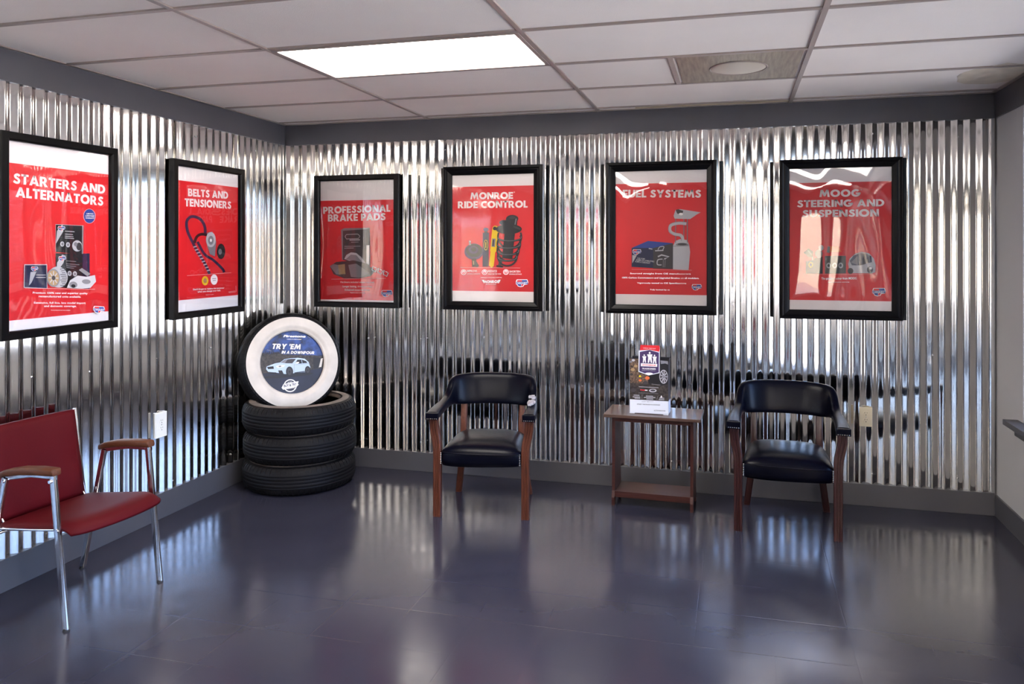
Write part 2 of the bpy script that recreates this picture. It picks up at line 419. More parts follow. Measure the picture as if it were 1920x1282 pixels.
P = .0678
def corrugated(length, z0, z1, wall, seams, screws):
    """corrugated sheets along +X of their own frame, crests towards -Y; one mesh per sheet"""
    back = MB(); back.box((-.1, .032, 0), (length+.1, .10, H+.05))
    root = struct(back.build(wall, M['drywall']))
    nz = 70; per = 16; amp0 = .0077
    for si, (a, b) in enumerate(zip(seams, seams[1:])):
        b += P*.45
        b = min(b, length)
        nu = int(round((b-a)/P*per)); V = []; F = []
        rnd = random.Random(si*13+len(wall)); off = -.0008*(si % 2) ; tilt = [rnd.uniform(-.12, .12) for _ in range(80)]
        wav = rnd.uniform(0, 50)
        for i in range(nu+1):
            u = a+(b-a)*i/nu; k = int((u-a)/P+.5); ph = 2*math.pi*(u-a)/P
            for j in range(nz+1):
                z = z0+(z1-z0)*j/nz
                n1 = noise.noise(Vector((u*1.8+wav, z*1.1, 0))); n2 = noise.noise(Vector((u*7+wav, z*3.5, 5)))
                y = .0135+off - amp0*(1+.05*tilt[k % 80])*math.asin(.93*math.cos(ph))/1.1944 + .0010*n1
                for (su, sz, dp) in screws:
                    d2 = (u-su)**2+((z-sz)*.6)**2
                    if d2 < .006: y += dp*math.exp(-d2/.0006)
                V.append((u, y, z))
        for i in range(nu):
            for j in range(nz):
                q = i*(nz+1)+j; F.append((q, q+nz+1, q+nz+2, q+1))
        me = bpy.data.meshes.new('corrugated_sheet'); me.from_pydata(V, [], F); me.materials.append(M['steel']); me.shade_smooth()
        o = bpy.data.objects.new('corrugated_sheet', me); COL.objects.link(o); o.parent = root
    me0 = None
    for (su, sz, dp) in screws:
        if me0 is None:
            s = MB(); s.disc((0, 0, 0), .0065, -.0015, axis='y', seg=16); s.disc((0, -.0015, 0), .0042, -.004, axis='y', seg=6)
            so = s.build('screw', M['screw'], root); me0 = so.data
        else:
            so = bpy.data.objects.new('screw', me0); COL.objects.link(so); so.parent = root
        so.location = (su, .0065+.001, sz)
    return root
def screw_rows(length, zs, step, seed):
    r = random.Random(seed); out = []
    for z in zs:
        u = r.uniform(.05, .25)
        while u < length-.05:
            c = round(u/P)*P
            out.append((c, z+r.uniform(-.02, .02), r.choice([.0004, .001, .002, .0002]))); u += step*r.uniform(.7, 1.3)
    return out
wb = corrugated(W-.012, .128, 2.362, 'wall_back', [0, .61, 1.22, 1.83, 2.44, 3.05, 3.66, 4.27, W-.012], screw_rows(W, (.19, .95, 1.68, 2.27), .42, 3))
wlft = corrugated(D, .14, 2.362, 'wall_left', [0, .61, 1.22, 1.83, 2.44, 3.05, 3.66, 4.27, 4.88, 5.49, 6.05, 6.65, D-.02], screw_rows(D, (.2, .95, 1.68, 2.29), .55, 5))
wlft.location = (0, -D, 0); wlft.rotation_euler = (0, 0, R(90))      # front now faces +X

t_ = MB(); t_.box((0, 0, 2.352), (W, .028, H+.005), bevel=.002); struct(t_.build('trim_1', M['trim']))
t_ = MB(); t_.box((-.028, -D, 2.352), (0, .0, H+.005), bevel=.002); struct(t_.build('trim_2', M['trim']))
t_ = MB(); t_.box((W, -D, 2.352), (W+.02, 0, H+.005), bevel=.002); struct(t_.build('trim_3', M['trim']))
t_ = MB(); t_.box((0, 0, 0), (W, .030, .134), bevel=.0025); struct(t_.build('baseboard_back', M['trim']))
t_ = MB(); t_.box((-.030, -D, 0), (0, 0, .149), bevel=.0025); struct(t_.build('baseboard_left', M['trim']))
t_ = MB(); t_.box((W, -4.58, 0), (W+.014, 0, .125), bevel=.0025); struct(t_.build('baseboard_right', M['trim']))
t_ = MB(); t_.tube([(W-.006, .012, .134), (W-.006, .012, 2.352)], .010, seg=10); struct(t_.build('trim_4', M['drywall']))

# right wall with three big windows
WY = [(-.42, -2.30), (-2.44, -4.32)]; WZ0, WZ1 = .612, 2.352
EY = (-4.60, -6.60)                               # glazed entrance, down to the floor
w_ = MB(); X0, X1 = W+.012, W+.15
w_.box((X0, EY[0], 0), (X1, .15, WZ0)); w_.box((X0, -D, 0), (X1, EY[1], WZ0)); w_.box((X0, -D, WZ1), (X1, .15, H+.06))
edges = [.15] + [e for p in WY+[EY] for e in p] + [-D]
for a, b in zip(edges[::2], edges[1::2]): w_.box((X0, b, WZ0), (X1, a, WZ1))
struct(w_.build('wall_right', M['drywall']))
for n, (a, b) in enumerate(WY):
    fr = MB()
    fx0, fx1 = W+.085, W+.125
    for y0, y1 in ((a-.045, a), (b, b+.045), ((a+b)/2-.02, (a+b)/2+.02)): fr.box((fx0, y0, WZ0), (fx1, y1, WZ1), bevel=.003)
    for z0, z1 in ((WZ0, WZ0+.045), (WZ1-.045, WZ1)): fr.box((fx0, b, z0), (fx1, a, z1), bevel=.003)
    wo = struct(fr.build('window_%d' % (n+1), M['white_trim']))
    gl = MB(); gl.box((fx0+.016, b+.04, WZ0+.04), (fx0+.022, a-.04, WZ1-.04)); gl.build('window_glass', M['glass'], wo)
en = MB(); ex0, ex1 = W+.07, W+.12
for y in (EY[1], -5.64, EY[0]-.08): en.box((ex0, y, 0), (ex1, y+.08, WZ1), bevel=.003)
en.box((ex0, EY[1], 0), (ex1, EY[0], .09), bevel=.003); en.box((ex0, EY[1], WZ1-.08), (ex1, EY[0], WZ1), bevel=.003)
eo = struct(en.build('door_2', M['white_trim']))
gl = MB(); gl.box((ex0+.02, EY[1]+.06, .08), (ex0+.027, EY[0]-.06, WZ1-.07)); gl.build('door_glass', M['glass'], eo)
sl = MB(); sl.box((W-.062, -4.44, .612), (W+.084, -.334, .642), bevel=.004); sl.box((W-.012, -4.40, .56), (W+.012, -.36, .612), bevel=.003)
struct(sl.build('trim_5', M['trim']))

# front wall behind the camera with one tall window on the right
w_ = MB(); DX0, DX1, DZ0, DZ1 = 3.98, 4.68, .80, 2.12
w_.box((-.1, -D-.15, 0), (DX0, -D, H+.06)); w_.box((DX1, -D-.15, 0), (W+.15, -D, H+.06)); w_.box((DX0, -D-.15, DZ1), (DX1, -D, H+.06)); w_.box((DX0, -D-.15, 0), (DX1, -D, DZ0))
struct(w_.build('wall_front', M['front_wall']))
d_ = MB()
for x0, x1 in ((DX0, DX0+.04), (DX1-.04, DX1)): d_.box((x0, -D-.1, DZ0), (x1, -D-.05, DZ1), bevel=.003)
for z0, z1 in ((DZ0, DZ0+.04), (DZ1-.04, DZ1)): d_.box((DX0, -D-.1, z0), (DX1, -D-.05, z1), bevel=.003)
do = struct(d_.build('window_3', M['white_trim']))
d_ = MB(); d_.box((DX0+.03, -D-.08, DZ0+.03), (DX1-.03, -D-.074, DZ1-.03)); d_.build('window_glass', M['glass'], do)

# suspended ceiling
c_ = MB(); GX = [0]+[1.1505+1.2192*k for k in range(3)]+[W]; GY = [0]+[-.107-.6096*j for j in range(12)]+[-D]
M['tile_tan'] = mat('stained border tile', srgb(206, 190, 158), .9, nscale=9, nvar=.12)
rc = random.Random(4)
for i in range(len(GX)-1):
    for j in range(len(GY)-1):
        x0, x1, y0, y1 = GX[i], GX[i+1], GY[j+1], GY[j]
        t = [rc.uniform(0, .0012) for _ in range(4)]
        v = [c_.bm.verts.new(p) for p in [(x0, y0, H+.007+t[0]), (x1, y0, H+.007+t[1]), (x1, y1, H+.007+t[2]), (x0, y1, H+.007+t[3])]]
        c_.face(v, c_.mi(M['tile']))
a0 = c_.mi(M['tile_tan'])
v = [c_.bm.verts.new(p) for p in [(2.62, -.095, H+.0065), (3.577, -.095, H+.0065), (3.577, 0, H+.0065), (2.62, 0, H+.0065)]]; c_.face(v, a0)
c_.box((-.1, -D-.1, H+.05), (W+.1, .1, H+.12), M['drywall'])
M['stain'] = mat('dried water stain', srgb(214, 202, 182), .9, nscale=14, nvar=.08)
a0 = c_.mi(M['stain']); rs_ = random.Random(9)
v = [c_.bm.verts.new((4.60+.20*math.cos(R(20*k))*rs_.uniform(.85, 1.1), -.52+.26*math.sin(R(20*k))*rs_.uniform(.85, 1.1), H+.0063)) for k in range(18)]
v = [q for q in v]
for q in v: q.co.x = min(q.co.x, W-.001)
c_.face(v, a0)
ce = struct(c_.build('ceiling', None))
g = MB()
for x in GX[1:-1]: g.box((x-.012, -D, H), (x+.012, 0, H+.012), bevel=.001)
for y in GY[1:-1]: g.box((0, y-.012, H+.0006), (W, y+.012, H+.012))
g.box((2.96-.024, GY[3], H), (2.96, GY[2], H+.012))
for a, b in (((0, -.022, H+.002), (W, 0, H+.008)), ((0, -D, H+.002), (.022, 0, H+.008)), ((W-.022, -D, H+.002), (W, 0, H+.008))): g.box(a, b)
g.build('ceiling_grid', M['grid'], ce)

def ceiling_light(x0, x1, y0, y1, label):
    t = empty('ceiling_light', ((x0+x1)/2, (y0+y1)/2, H)); hx, hy = (x1-x0)/2-.013, (y1-y0)/2-.013
    f = MB()
    w = .020
    for a, b in (((-hx, -hy), (hx, -hy+w)), ((-hx, hy-w), (hx, hy)), ((-hx, -hy+w), (-hx+w, hy-w)), ((hx-w, -hy+w), (hx, hy-w))):
        f.box((a[0], a[1], -.003), (b[0], b[1], .006), bevel=.0008)
    f.build('frame', M['grid'], t)
    f = MB(); f.box((-hx+w*.9, -hy+w*.9, .0005), (hx-w*.9, hy-w*.9, .005)); f.build('diffuser', M['lamp'], t)
    tag(t, label, 'ceiling light')
    return t
ceiling_light(GX[1], GX[2], GY[4], GY[3], 'glowing white rectangular fluorescent ceiling light set into the tile grid')
c2 = ceiling_light(GX[1], GX[2], GY[8], GY[7], 'fluorescent ceiling light behind the viewpoint, over the middle of the room')
c2['group'] = 'ceiling lights behind the viewpoint'
c3 = ceiling_light(GX[3], GX[3]+1.14, GY[8], GY[7], 'fluorescent ceiling light behind the viewpoint, nearest the windows')
c4 = ceiling_light(GX[1], GX[2], GY[11], GY[10], 'fluorescent ceiling light by the front wall, behind the viewpoint'); c4['group'] = 'ceiling lights behind the viewpoint'
c5 = ceiling_light(GX[3], GX[3]+1.14, GY[11], GY[10], 'fluorescent ceiling light by the entrance, behind the viewpoint'); c5['group'] = 'ceiling lights behind the viewpoint'
c3['group'] = 'ceiling lights behind the viewpoint'

# square metal ceiling vent with a round plate
v_ = empty('ceiling_vent', (3.268, (GY[2]+GY[3])/2, H)); tag(v_, 'square metal ceiling air vent with a pale round plate in its middle', 'vent')
m_ = MB(); prof = [(.165, .004), (.150, -.004), (.140, .004)]
m_.box((-.295, -.29, .003), (.295, .29, .0055)); m_.build('vent_panel', M['vent_metal'], v_)
m_ = MB(); m_.lathe([(.0001, -.003), (.120, -.003), (.133, .001), (.137, .0028), (.0001, .0028)], seg=48, loop=False); m_.build('round_plate', M['vent_disc'], v_)
m_ = MB()
for k in range(48):
    pass
m_.lathe([(.1375, .0025), (.142, -.002), (.1465, .0025)], seg=48, loop=False); m_.build('plate_rim', M['grid'], v_)

# ------------------------------------------------------------------ wall outlets
def outlet(name, loc, rot, pm, label, w=.073, h=.118):
    t = empty(name, loc, rot); tag(t, label, 'electrical outlet')
    a = MB(); a.box((-w/2, -.006, -h/2), (w/2, .006, h/2), bevel=.002); a.build('cover_plate', pm, t)
    for z in (.021, -.021):
        a = MB(); a.disc((0, -.0055, z), .0165, -.0025, axis='y', seg=28); rc_ = a.build('receptacle', pm, t)
        a = MB(); a.box((-.0075, -.0086, z+.001), (-.0055, -.0078, z+.010)); a.box((.0055, -.0086, z+.002), (.0075, -.0078, z+.009)); a.disc((0, -.0078, z-.008), .0028, -.0008, axis='y', seg=12)
        a.build('slots', M['slot'], rc_)
    a = MB(); a.disc((0, -.0055, 0), .003, -.0016, axis='y', seg=12); a.build('plate_screw', M['screw'], t)
outlet('wall_outlet', (4.03, -.002, .548), (0, 0, 0), M['plate_beige'], 'beige outlet on the corrugated back wall, right of the armchairs')
outlet('wall_outlet', (.002, -1.279, .552), (0, 0, R(90)), M['plate_white'], 'white outlet on the corrugated left wall beside the red chair', .088, .145)

# ------------------------------------------------------------------ framed posters
def crest_logo(A, x, y, w):
    """red, white and blue shield with a name band; x,y centre, w width, in print units"""
    h = w*.62
    def S(pts, m): A.poly([(x+a*w, y+b*h) for a, b in pts], m)
    S([(-.42,-.5),(.42,-.5),(.5,-.12),(.44,.16),(.18,.22),(.1,.42),(-.12,.5),(-.34,.4),(-.4,.2),(-.5,.12),(-.5,-.2)], M['ink_white'])
    S([(-.37,-.42),(0,-.42),(0,-.2),(-.42,-.2)], M['red']); S([(0,-.42),(.38,-.42),(.42,-.2),(0,-.2)], M['ink_blue'])
    S([(-.38,.14),(-.08,.14),(-.08,.42),(-.3,.34)], M['ink_blue']); S([(-.06,.14),(.14,.14),(.05,.36),(-.06,.41)], M['red'])
    A.rect(x-.48*w, y-.19*h, x+.46*w, y+.13*h, M['ink_blue'])
    A.text('CARQUEST', x-.45*w, x+.43*w, y-.15*h, y+.09*h, M['ink_white'], .02, .2)
def smalltext(A, lines, m=None):
    for t, x0, x1, yt, yb in lines: A.text(t, x0, x1, yt, yb, m or M['ink_white'], .01)
def framed_poster(loc, rotz, Wf, Hf, wide, quad, art, label, seed, streak=.6, profile=None):
    t = empty('framed_poster', loc, (0, 0, rotz)); tag(t, label, 'framed poster', 'framed posters on the corrugated walls')
    OW, OH = .592, .880
    fw, fh = (Wf-OW)/2, (Hf-OH)/2
    # moulding: rings of (fraction inwards, height towards the room)
    prof = [(0, .026), (0, -.004), (.06, -.010), (.30, -.012), (.42, -.007), (.55, -.009), (.80, -.004), (.93, -.001), (1.0, .004), (1.0, .016), (1.0, .026)] if wide else \
           [(0, .026), (0, -.008), (.08, -.012), (.80, -.012), (.90, -.009), (1.0, -.004), (1.0, .016), (1.0, .026)]
    m = MB(); loops = []
    for d, y in prof:
        x = Wf/2-d*fw; z = Hf/2-d*fh
        loops.append([m.bm.verts.new(p) for p in [(-x, y, -z), (x, y, -z), (x, y, z), (-x, y, z)]])
    for a, b in list(zip(loops, loops[1:]))+[(loops[-1], loops[0])]:
        for k in range(4): m.face([a[k], a[(k+1) % 4], b[(k+1) % 4], b[k]])
    fo = m.build('frame', M['black_frame'], t)
    m = MB(); m.box((-OW/2-.004, .016, -OH/2-.004), (OW/2+.004, .0255, OH/2+.004)); m.build('backing_board', M['frame_back'], t)
    m = MB(); m.box((-OW/2-.002, .0145, -OH/2-.002), (OW/2+.002, .0159, OH/2+.002)); pa = m.build('poster_sheet', M['paper'], t)
    art(pa, homog(quad, OW, OH))
    # loose, rippled clear plastic
    nu, nv = 36, 54; V = []; F = []
    for i in range(nu+1):
        for j in range(nv+1):
            u = -OW/2+OW*i/nu; v = -OH/2+OH*j/nv
            e = math.sin(math.pi*i/nu)*math.sin(math.pi*j/nv)
            q = noise.noise(Vector((u*3.2+seed*9.1, v*1.3, seed))); q2 = noise.noise(Vector((u*11, v*2.2+seed*3, seed+4)))
            V.append((u, .0075 - (.0045*streak*(q+.2) + .0011*streak*q2)*min(1, e*3), v))
    for i in range(nu):
        for j in range(nv):
            k = i*(nv+1)+j; F.append((k, k+nv+1, k+nv+2, k+1))
    me = bpy.data.meshes.new('clear_cover'); me.from_pydata(V, [], F); me.materials.append(M['plexi']); me.shade_smooth()
    o = bpy.data.objects.new('clear_cover', me); COL.objects.link(o); o.parent = t
    return t
SY = .0143     # print lies just in front of the sheet
def redfield(pa, f, y0, y1, x0=-.3, x1=.3):
    A = Art(lambda x, y: (x, y), SY); A.poly([(x0, .44-.88*y0), (x1, .44-.88*y0), (x1, .44-.88*y1), (x0, .44-.88*y1)], M['red'], raw=True)
    A.build('red_field', pa)
def ink(pa, name, f, fn, lvl=3):
    A = Art(f, SY-.00025*lvl); fn(A); return A.build(name, pa)

def art_starters(pa, F):
    redfield(pa, F, .115, .945, -.296, .296)
    f = scaled(F, 2.419, 0, 130)
    def title(A):
        A.text('STARTERS AND', 87, 493, 468, 514, M['ink_white'], .055, yb2=557); A.text('ALTERNATORS', 98, 485, 529, 575, M['ink_white'], .055, yb2=608)
    ink(pa, 'headline', f, title)
    g = scaled(F, 5.13, 20, 370)
    def pic(A):
        A.ell(801, 155, 56, 68, M['ink_pink']); A.ell(801, 155, 52, 64, M['ink_blue'])
        A.poly([(487,238),(748,243),(745,510),(487,498)], M['ink_lgrey']); A.poly([(490,242),(736,247),(733,512),(490,500)], M['ink_black'])
        A.poly([(740,250),(748,243),(746,510),(734,512)], M['ink_grey'])
        A.poly([(487,510),(700,505),(803,512),(805,760),(700,835),(490,832)], M['ink_black']); A.poly([(738,505),(803,500),(805,830),(740,832)], M['ink_navy'])
        A.poly([(500,300),(550,240),(560,300),(490,420)], M['ink_lgrey']); A.poly([(500,600),(550,520),(580,530),(560,600),(495,690)], M['ink_lgrey'])
        crest_logo(A, 542, 278, 72); crest_logo(A, 548, 560, 72)
        for yy, w in ((300, 90), (327, 75), (347, 80), (364, 85)): A.line([(570, yy), (570+w, yy+4)], 6, M['ink_lgrey'])
        for yy, w in ((578, 90), (606, 120), (624, 90), (641, 70)): A.line([(585, yy), (585+w, yy+4)], 6, M['ink_grey'])
        for xx, yy in ((545, 422), (598, 427), (613, 695), (662, 697)): A.ell(xx, yy, 19, 24, M['ink_lgrey']); A.ell(xx, yy, 10, 13, M['ink_grey'])
        A.ell(682, 435, 46, 52, M['ink_lgrey']); A.ell(700, 440, 26, 36, M['ink_dgrey']); A.ell(668, 420, 16, 20, M['ink_grey'])
        A.poly([(180,628),(400,618),(402,850),(175,852)], M['ink_lgrey']); A.poly([(186,636),(394,627),(396,845),(182,846)], M['ink_navy'])
        A.poly([(240,700),(300,690),(250,800),(225,830)], M['ink_lgrey']); crest_logo(A, 280, 668, 70)
        for yy in (725, 748): A.line([(290, yy), (385, yy-4)], 7, M['ink_lgrey'])
        A.ell(500, 735, 92, 100, M['ink_lgrey'])
        for k in range(10): A.line([(520+8*k % 24, 660+17*k), (585-abs(k-5)*5, 650+18*k)], 6, M['ink_dgrey'])
        A.ell(455, 745, 62, 86, M['ink_grey']); A.ell(455, 745, 52, 72, M['ink_tan'])
        for k in range(8):
            a = k*math.pi/4; A.line([(455+14*math.cos(a), 745+18*math.sin(a)), (455+46*math.cos(a), 745+64*math.sin(a))], 9, M['ink_lgrey'])
        A.ell(455, 745, 18, 22, M['ink_dgrey'])
        A.poly([(580,832),(610,760),(680,712),(760,720),(840,700),(850,760),(800,820),(720,832)], M['ink_lgrey']); A.ell(640, 800, 38, 30, M['ink_grey']); A.ell(640, 812, 20, 16, M['ink_black'])
        A.poly([(690,660),(720,640),(800,690),(770,715)], M['ink_grey']); A.ell(760, 765, 40, 22, M['ink_grey'])
        A.line([(180, 856), (840, 832)], 3, M['ink_pink'])
        crest_logo(A, 878, 1022, 108)
    ink(pa, 'product_picture', g, pic)
    def words(A):
        for i, t in enumerate(('LIMITED', 'LIFETIME', 'WARRANTY')): A.text(t, 768-8*(i>0), 832+8*(i>0), 127+20*i, 140+20*i, M['ink_white'], .03)
        for t, x0, x1, y, y2 in (('Premium 100% new and superior quality', 262, 780, 905, 882), ('remanufactured units available.', 320, 718, 936, 918), ('Extensive, full line, late model import', 272, 760, 1000, 974), ('and domestic coverage.', 370, 676, 1026, 1008), ('Remanufactured and new available', 436, 618, 1056, 1046)):
            A.text(t, x0, x1, y-(20 if x1-x0 > 200 else 8), y, M['ink_white'], .03, yb2=y2)
    ink(pa, 'small_print', g, words, 20)
def art_belts(pa, F):
    redfield(pa, F, .095, .918, -.296, .296)
    f = scaled(F, 4.27, 330, 300)
    def title(A):
        A.text('BELTS AND', 133, 443, 220, 280, M['ink_white'], .05, yb2=305); A.text('TENSIONERS', 107, 467, 296, 358, M['ink_white'], .05, yb2=383)
    ink(pa, 'headline', f, title)
    def pic(A):
        A.line(catmull([(265, 590, 0), (262, 520, 0), (225, 460, 0), (160, 440, 0), (122, 480, 0), (130, 560, 0), (165, 640, 0), (205, 720, 0), (255, 800, 0), (300, 900, 0)]), 22, M['ink_navy'])
        A.line(catmull([(180, 650, 0), (200, 600, 0), (240, 580, 0), (290, 590, 0)]), 22, M['ink_black'])
        A.line(catmull([(205, 640, 0), (260, 740, 0), (330, 790, 0), (400, 860, 0), (415, 890, 0)]), 20, M['ink_navy'])
        for k in range(9): A.line([(172+13*k, 683+24*k), (198+13*k, 676+24*k)], 9, M['ink_lgrey'])
        A.poly([(280,570),(320,560),(350,640),(340,760),(300,740),(270,640)], M['ink_grey'])
        A.ell(308, 625, 38, 60, M['ink_lgrey']); A.ell(308, 630, 22, 36, M['ink_grey']); A.ell(308, 630, 8, 13, M['ink_white'])
        A.ell(388, 720, 32, 62, M['ink_black']); A.ell(380, 722, 14, 24, M['ink_grey'])
        A.line([(120, 912), (468, 893)], 3, M['ink_pink'])
        A.ell(262, 955, 26, 38, M['ink_yellow']); A.ell(262, 955, 14, 20, M['ink_tan']); A.ell(333, 947, 28, 42, M['ink_white']); A.line([(318, 940), (348, 938)], 5, M['ink_grey']); A.line([(322, 955), (346, 953)], 5, M['ink_grey'])
        for a, b in (((445,1050),(500,1042)), ((450,1056),(505,1050)), ((505,1000),(507,1050))): A.line([a, b], 3, M['ink_pink'])
    ink(pa, 'product_picture', f, pic)
    def words(A):
        for t, x0, x1, y, y2 in (("Don't forget to replace the tensioner", 166, 415, 1032, 1022), ('when you change your belt.', 202, 385, 1052, 1042), ('Replace in pairs', 268, 330, 1074, 1070)):
            A.text(t, x0, x1, y-(15 if x1-x0 > 100 else 6), y, M['ink_white'], .03, yb2=y2)
    ink(pa, 'small_print', f, words, 12)
def art_brakes(pa, F):
    redfield(pa, F, .162, .985, -.296, .296)
    f = scaled(F, 4, 560, 300)
    def title(A):
        A.text('PROFESSIONAL', 170, 674, 350, 403, M['ink_white'], .055, yb2=385); A.text('BRAKE PADS', 206, 638, 408, 462, M['ink_white'], .055, yb2=450)
    ink(pa, 'headline', f, title)
    def pic(A):
        A.poly([(305,524),(330,512),(520,508),(524,795),(312,752)], M['ink_grey']); A.poly([(318,532),(490,520),(492,800),(320,752)], M['ink_dgrey']); A.poly([(490,520),(520,510),(524,795),(492,800)], M['ink_black'])
        A.rect(494, 640, 516, 790, M['ink_white'])
        A.line([(335,575),(345,560),(430,556),(446,572),(436,590),(345,594),(335,575)], 4, M['ink_lgrey'])
        for yy, x0, x1 in ((602, 368, 446), (618, 380, 436), (650, 330, 450), (664, 330, 400)): A.line([(x0, yy), (x1, yy-2)], 7 if yy < 610 else 3, M['ink_lgrey'])
        A.poly([(330,745),(345,715),(380,695),(420,700),(455,730),(500,790),(430,780)], M['ink_lgrey']); A.poly([(340,748),(380,712),(420,716),(470,775)], M['ink_grey'])
        A.poly([(222,800),(270,768),(400,755),(500,780),(560,830),(530,872),(440,892),(330,892),(250,860)], M['ink_dgrey'])
        A.poly([(222,800),(250,784),(330,800),(340,860),(270,862)], M['ink_grey']); A.poly([(285,790),(335,784),(338,856),(290,864)], M['ink_tan'])
        A.poly([(360,790),(420,780),(520,850),(440,888),(380,880)], M['ink_grey'])
        for k in range(3):
            x, y = 545+42*k, 805+16*k; A.line([(x, y-8), (x-8, y+22), (x+18, y+38), (x+30, y+10)], 9, M['ink_lgrey']); A.line([(x+8, y), (x+24, y+8)], 6, M['ink_white'])
        A.line([(235, 898), (640, 890)], 2.4, M['ink_pink']); crest_logo(A, 648, 1004, 84)
    ink(pa, 'product_picture', f, pic)
    def words(A): smalltext(A, [('Hardware included where required', 303, 553, 912, 926), ('Longer lasting, direct bonding', 320, 537, 943, 958), ('Enhanced stopping power', 336, 524, 969, 984), ('Replace rotors with pads', 376, 486, 994, 1002)])
    ink(pa, 'small_print', f, words, 16)
def art_ride(pa, F):
    redfield(pa, F, .092, .918, -.296, .296)
    f = scaled(F, 4, 560, 300)
    def title(A):
        A.text('MONROE', 1275, 1598, 237, 289, M['ink_white'], .055); A.text('RIDE CONTROL', 1180, 1708, 304, 357, M['ink_white'], .055)
        A.ell(1608, 238, 5, 5, M['ink_pink'])
    ink(pa, 'headline', f, title)
    def pic(A):
        A.ell(1300, 690, 72, 62, M['ink_purple']); A.ell(1302, 682, 62, 50, M['ink_black']); A.ell(1296, 676, 36, 30, M['ink_purple']); A.ell(1298, 672, 22, 18, M['ink_black'])
        A.line([(1272, 640), (1268, 606)], 14, M['ink_grey']); A.line([(1268, 606), (1276, 616)], 8, M['ink_lgrey'])
        A.line([(1300, 742), (1304, 805)], 34, M['ink_black']); A.line([(1304, 760), (1330, 805)], 22, M['ink_dgrey']); A.line([(1296, 760), (1298, 790)], 10, M['ink_tan'])
        A.line([(1393, 508), (1392, 560)], 24, M['ink_black']); A.line([(1392, 545), (1388, 805)], 46, M['ink_navy']); A.line([(1406, 560), (1402, 800)], 8, M['ink_dgrey']); A.ell(1393, 522, 20, 14, M['ink_purple']); A.ell(1391, 640, 16, 40, M['ink_yellow']); A.ell(1391, 640, 13, 36, M['ink_black']); A.line([(1391, 618), (1391, 662)], 6, M['ink_yellow'])
        A.line([(1463, 520), (1446, 690)], 46, M['ink_yellow']); A.line([(1446, 680), (1432, 800)], 36, M['ink_yellow']); A.ell(1464, 514, 22, 22, M['ink_yellow']); A.ell(1460, 514, 14, 14, M['ink_black']); A.poly([(1416,795),(1450,798),(1434,816)], M['ink_yellow'])
        A.poly([(1440,590),(1466,592),(1460,655),(1434,652)], M['ink_grey']); A.line([(1450, 598), (1446, 648)], 9, M['ink_black'])
        A.line([(1578, 500), (1552, 745)], 78, M['ink_black']); A.line([(1505, 750), (1492, 808)], 24, M['ink_dgrey']); A.line([(1470, 800), (1520, 806)], 14, M['ink_black'])
        A.ell(1592, 440, 46, 28, M['ink_black']); A.line([(1588, 440), (1582, 520)], 86, M['ink_black']); A.ell(1592, 432, 22, 12, M['ink_dgrey']); A.line([(1622, 440), (1610, 500)], 8, M['ink_grey'])
        A.ell(1566, 520, 98, 38, M['ink_black']); A.ell(1530, 470, 36, 20, M['ink_black']); A.line([(1600, 500), (1655, 522)], 14, M['ink_dgrey'])
        for yy, rx in ((585, 88), (640, 86), (690, 80), (735, 72)):
            cxx = 1572-(yy-585)*.12
            A.ring(cxx, yy-8, rx, 13, M['ink_black'], t0=-20, t1=200); A.line([(cxx+rx*math.cos(R(t)), yy+26*math.sin(R(t))) for t in range(-30, 200, 10)], 14, M['ink_black'])
            A.line([(cxx+rx*math.cos(R(t)), yy-2+26*math.sin(R(t))) for t in range(-20, 190, 10)], 3, M['ink_grey'])
        A.line([(1200, 810), (1650, 816)], 2.4, M['ink_pink'])
        for x in (1223, 1382, 1543):
            A.ell(x, 846, 21, 21, M['ink_white']); A.ell(x, 846, 16, 16, M['red']); A.ell(x, 844, 11, 12, M['ink_white']); A.ell(x, 848, 5, 6, M['red'])
        A.poly([(1360,905),(1380,905),(1376,930)], M['ink_white']); A.poly([(1503,905),(1486,905),(1490,930)], M['ink_white'])
        crest_logo(A, 1664, 932, 94)
    ink(pa, 'product_picture', f, pic)
    def words(A):
        smalltext(A, [('IMPROVE', 1250, 1326, 828, 845), ('CONTROL & HANDLING', 1250, 1350, 854, 863), ('REDUCE', 1408, 1476, 830, 847), ('PREMATURE TIRE WEAR', 1408, 1508, 856, 865), ('SHORTEN', 1570, 1652, 834, 850), ('STOPPING DISTANCE', 1570, 1662, 858, 867), ('Replacement is recommended at 50,000 miles', 1355, 1512, 883, 890), ('shocks & struts', 1392, 1470, 936, 941)])
        A.text('MONROE', 1376, 1492, 908, 930, M['ink_white'], .05)
    ink(pa, 'small_print', f, words, 45)
